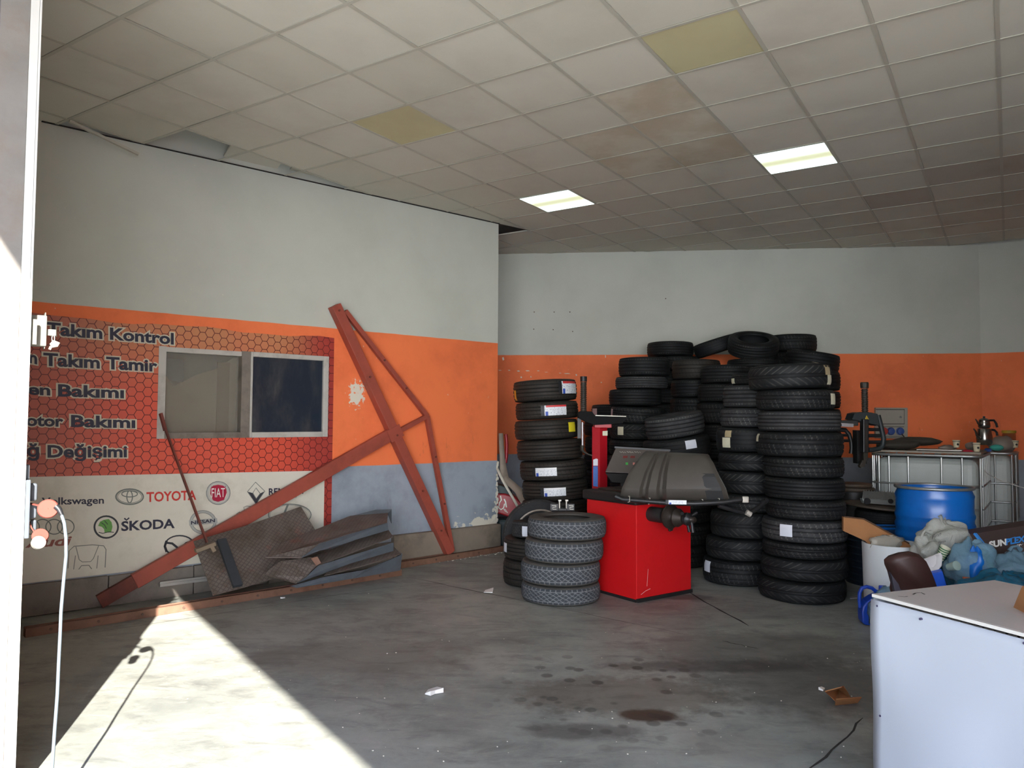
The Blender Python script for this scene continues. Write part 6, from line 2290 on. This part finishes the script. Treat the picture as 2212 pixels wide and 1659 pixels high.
stroke(mb, [fl(1972, 1284, HC + 0.001), fl(1978, 1281, HC + 0.001), fl(1990, 1280, HC + 0.001), fl(1998, 1284, HC + 0.001)], 0.006, UP)
stroke(mb, [fl(1940, 1288, HC + 0.001), fl(1955, 1289, HC + 0.001), fl(1961, 1288, HC + 0.001)], 0.004, UP)
obj('top_scratch', mb, M['joint'], co)
cf = MB().prism([fl(2189, 1312, HC + 0.012), fl(2206, 1270, HC + 0.10), fl(2240, 1262, HC + 0.14), fl(2262, 1330, HC + 0.02), fl(2225, 1330, HC + 0.012)], Vector((0.004, 0.0, 0.006)))
tag(obj('carton_flap', cf, M['carton']), 'tan cardboard flap lying on the white counter', 'cardboard')
tag(obj('blue_pouch', blob(Vector((at(1916, 1282, 5.2).x, 5.2, 0.19)), (0.11, 0.09, 0.19), XYZ, 61, k=0.15), M['bag_blue'], smooth=180), 'pale blue crumpled film between the oil jug and chair', 'film')

# ------------------------------------------------------------------ small litter on the floor
sc_ = thing('cardboard_scrap', 'torn creased cardboard scrap on the floor before the counter', 'cardboard', fl(1820, 1505))
g = [[fl(1782, 1481, 0.10), fl(1818, 1468, 0.13), fl(1822, 1470, 0.10)], [fl(1786, 1492, 0.05), fl(1812, 1487, 0.02), fl(1832, 1490, 0.05)],
     [fl(1803, 1512, 0.01), fl(1815, 1508, 0.03), fl(1840, 1510, 0.02)], [fl(1809, 1524, 0.0), fl(1830, 1521, 0.0), fl(1858, 1515, 0.0)]]
for r_ in g:
    for p in r_:
        p.z = max(0.004, p.z * 0.7)
obj('sheet', MB().grid(g), M['carton'], sc_, solid=0.005)
obj('folded_lip', MB().quad([fl(1804, 1523, 0.004), fl(1806, 1510, 0.06), fl(1836, 1508, 0.05), fl(1861, 1506, 0.035), fl(1852, 1518, 0.004)]), M['carton'], sc_, solid=0.005)
lit = [('paper_scrap', [(918, 1500), (925, 1492), (944, 1490), (958, 1496), (940, 1499), (930, 1503)], 'white', 'crumpled white paper scrap on the open floor', 0.015),
       ('paper_scrap', [(1045, 1280), (1048, 1275), (1066, 1273), (1064, 1281)], 'white', 'folded pale paper slip left of the dusty stack', 0.01),
       ('paper_scrap', [(1768, 1490), (1775, 1486), (1782, 1488), (1778, 1493)], 'white', 'small white scrap touching the cardboard scrap', 0.01),
       ('metal_clip', [(1836, 1290), (1856, 1289), (1856, 1293), (1836, 1294)], 'alu', 'small metal clip on the floor near the oil jug', 0.008),
       ('paper_scrap', [(605, 1291), (616, 1290), (616, 1292), (606, 1293)], 'white', 'thin white sliver on the floor by the steel channel', 0.006)]
for nm, P, m, lb, h in lit:
    q = [fl(x, y, 0.004) for x, y in P]
    mb = MB().prism(q, UP * h)
    for i in range(len(q), 2 * len(q)):
        mb.v[i] = mb.v[i] + UP * random.uniform(-h * 0.8, h)
    tag(obj(nm, mb, M[m]), lb, 'scrap')
mb = MB()
rnd = random.Random(5)
for i in range(150):
    x, y = rnd.uniform(400, 1880), rnd.uniform(1215, 1650)
    p = fl(x, y, 0.0)
    if p.y > 7.6 - 0.8 * max(0, p.x):
        continue
    r = rnd.uniform(0.0012, 0.0032)
    a = rnd.uniform(0, 6.28)
    mb.hexa([p + Vector((math.cos(a + k * 1.571) * r * (1 + 0.6 * (k % 2)), math.sin(a + k * 1.571) * r, 0.0 if j == 0 else r)) for j in (0, 1) for k in range(4)])
for i in range(110):
    p = wl(rnd.uniform(-1.4, 0.1), 0, rnd.uniform(0.075, 0.20))
    r = rnd.uniform(0.002, 0.006)
    a = rnd.uniform(0, 6.28)
    mb.hexa([p + Vector((math.cos(a + k * 1.571) * r * (1 + 0.6 * (k % 2)), math.sin(a + k * 1.571) * r, 0.0 if j == 0 else r)) for j in (0, 1) for k in range(4)])
pc = stuff(obj('paint_flakes', mb, M['plaster']))
tag(pc, 'white paint flakes and grit scattered over the floor', 'debris')

# ------------------------------------------------------------------ corner behind the left wall: red case, straps
M['case_red'] = pm('red_moulded_plastic', '#9c1a24', 0.35, 0, 0.1, 5)
M['case_dark'] = pm('dark_teal_plastic', '#102c2e', 0.5, 0, 0.15)
M['strap'] = pm('dirty_strap', '#8c8073', 0.8, 0, 0.25, 9)
M['strap_light'] = pm('pale_strap', '#c9c3b4', 0.75, 0, 0.15, 18)
Yk = 8.9
rc = thing('moulded_case', 'red and dark green moulded case with white swoosh behind the wall corner', 'case', (at(1090, 1150, Yk).x, Yk + 0.1, 0))
cX = at(1096, 1110, Yk)
obj('lower_body', MB().box((cX.x + 0.03, Yk + 0.12, 0.17), (0.30, 0.30, 0.34)), M['case_dark'], rc, bevel=0.03)
P = [at(x, y, Yk) for x, y in ((1068, 1066), (1090, 1066), (1112, 1072), (1128, 1086), (1130, 1100), (1118, 1110), (1100, 1118), (1084, 1112), (1068, 1108))]
obj('red_shell', MB().prism(P, Vector((0, 0.24, 0))), M['case_red'], rc, bevel=0.02)
P = [at(x, y, Yk + 0.02) for x, y in ((1068, 1046), (1082, 1048), (1104, 1058), (1108, 1074), (1090, 1067), (1068, 1067))]
obj('green_top', MB().prism(P, Vector((0, 0.2, 0))), M['case_dark'], rc, bevel=0.01)
mb = MB()
for pts, w in (([(1081, 1071), (1083, 1080), (1079, 1086), (1077, 1096), (1082, 1101), (1088, 1097), (1090, 1088)], 0.012), ([(1089, 1078), (1092, 1084), (1094, 1096)], 0.014), ([(1088, 1100), (1092, 1105), (1097, 1108), (1091, 1100), (1088, 1100)], 0.006)):
    stroke(mb, [at(x, y, Yk - 0.004) for x, y in pts], w, Vector((0, -1, 0)))
obj('white_swoosh', mb, M['wire'], rc)
sh = thing('lifting_strap', 'dirty webbing straps draped over the red case at the wall corner', 'strap', at(1085, 1000, 8.75))


def ribbon(px, w, Y0, Y1, nm, mat):
    k = len(px)
    pts = [at(x, y, Y0 + (Y1 - Y0) * i / (k - 1)) for i, (x, y) in enumerate(px)]
    rows = []
    for i in range(k):
        t = pts[min(i + 1, k - 1)] - pts[max(i - 1, 0)]
        sd = t.cross(Vector((0.25, -0.95, 0.1))).normalized() * (w[i] if isinstance(w, list) else w) / 2
        rows.append([pts[i] - sd, pts[i] + sd])
    obj(nm, MB().grid(rows), M[mat], sh, solid=0.008, smooth=60)


ribbon([(1082, 936), (1083, 960), (1085, 990), (1087, 1012), (1090, 1030)], [0.05, 0.055, 0.06, 0.08, 0.09], 8.82, 8.76, 'strap_loop', 'strap')
ribbon([(1087, 1022), (1091, 1036), (1105, 1046), (1120, 1060), (1128, 1076), (1133, 1086)], [0.10, 0.10, 0.08, 0.09, 0.09, 0.08], 8.78, 8.55, 'strap_fall', 'strap')
ribbon([(1074, 1012), (1082, 1030), (1094, 1052), (1108, 1076), (1118, 1094)], 0.028, 8.72, 8.6, 'pale_belt', 'strap_light')
obj('red_hook', MB().tube([at(1093, 938, 8.86), at(1095, 960, 8.86), at(1094, 985, 8.86), at(1092, 1000, 8.86)], 0.02, 8), M['case_red'], sh, smooth=60)

# wall anchors on the back wall
mb = MB()
for x, y in ((1154, 674), (1197, 674), (1231, 674), (1153, 711), (1195, 712), (1237, 716), (1438, 645)):
    mb.cyl(wb(x, y, 0.0), wb(x, y, 0.012), 0.008, 8)
stuff(obj('wall_plugs', mb, M['rust_dark'], bpy.data.objects['wall_back']))
mb = MB()
for x, y, w, h in ((1087, 775, 5, 8), (1080, 800, 8, 2), (1100, 800, 5, 2), (1120, 801.5, 7, 2), (1140, 801, 10, 2), (1163, 801, 6, 1.5), (1180, 804, 8, 1.5), (1210, 806, 6, 1.5), (1225, 807, 15, 2), (1245, 810, 4, 3), (1126, 815, 4, 3), (1147, 814, 3, 4), (1299, 826, 3, 4), (1308, 770, 2, 5)):
    mb.prism([wb(x + a * w / 2, y + b * h / 2 * (1 + 0.4 * math.sin(x)), 0.0006) for a, b in ((-1, -0.6), (0.3, -1), (1, 0.5), (-0.4, 1))], -BN * 0.001)
stuff(obj('chipped_paint', mb, M['plaster'], bpy.data.objects['wall_back']))

for o in bpy.data.objects:
    if '_org' in o:
        del o['_org']
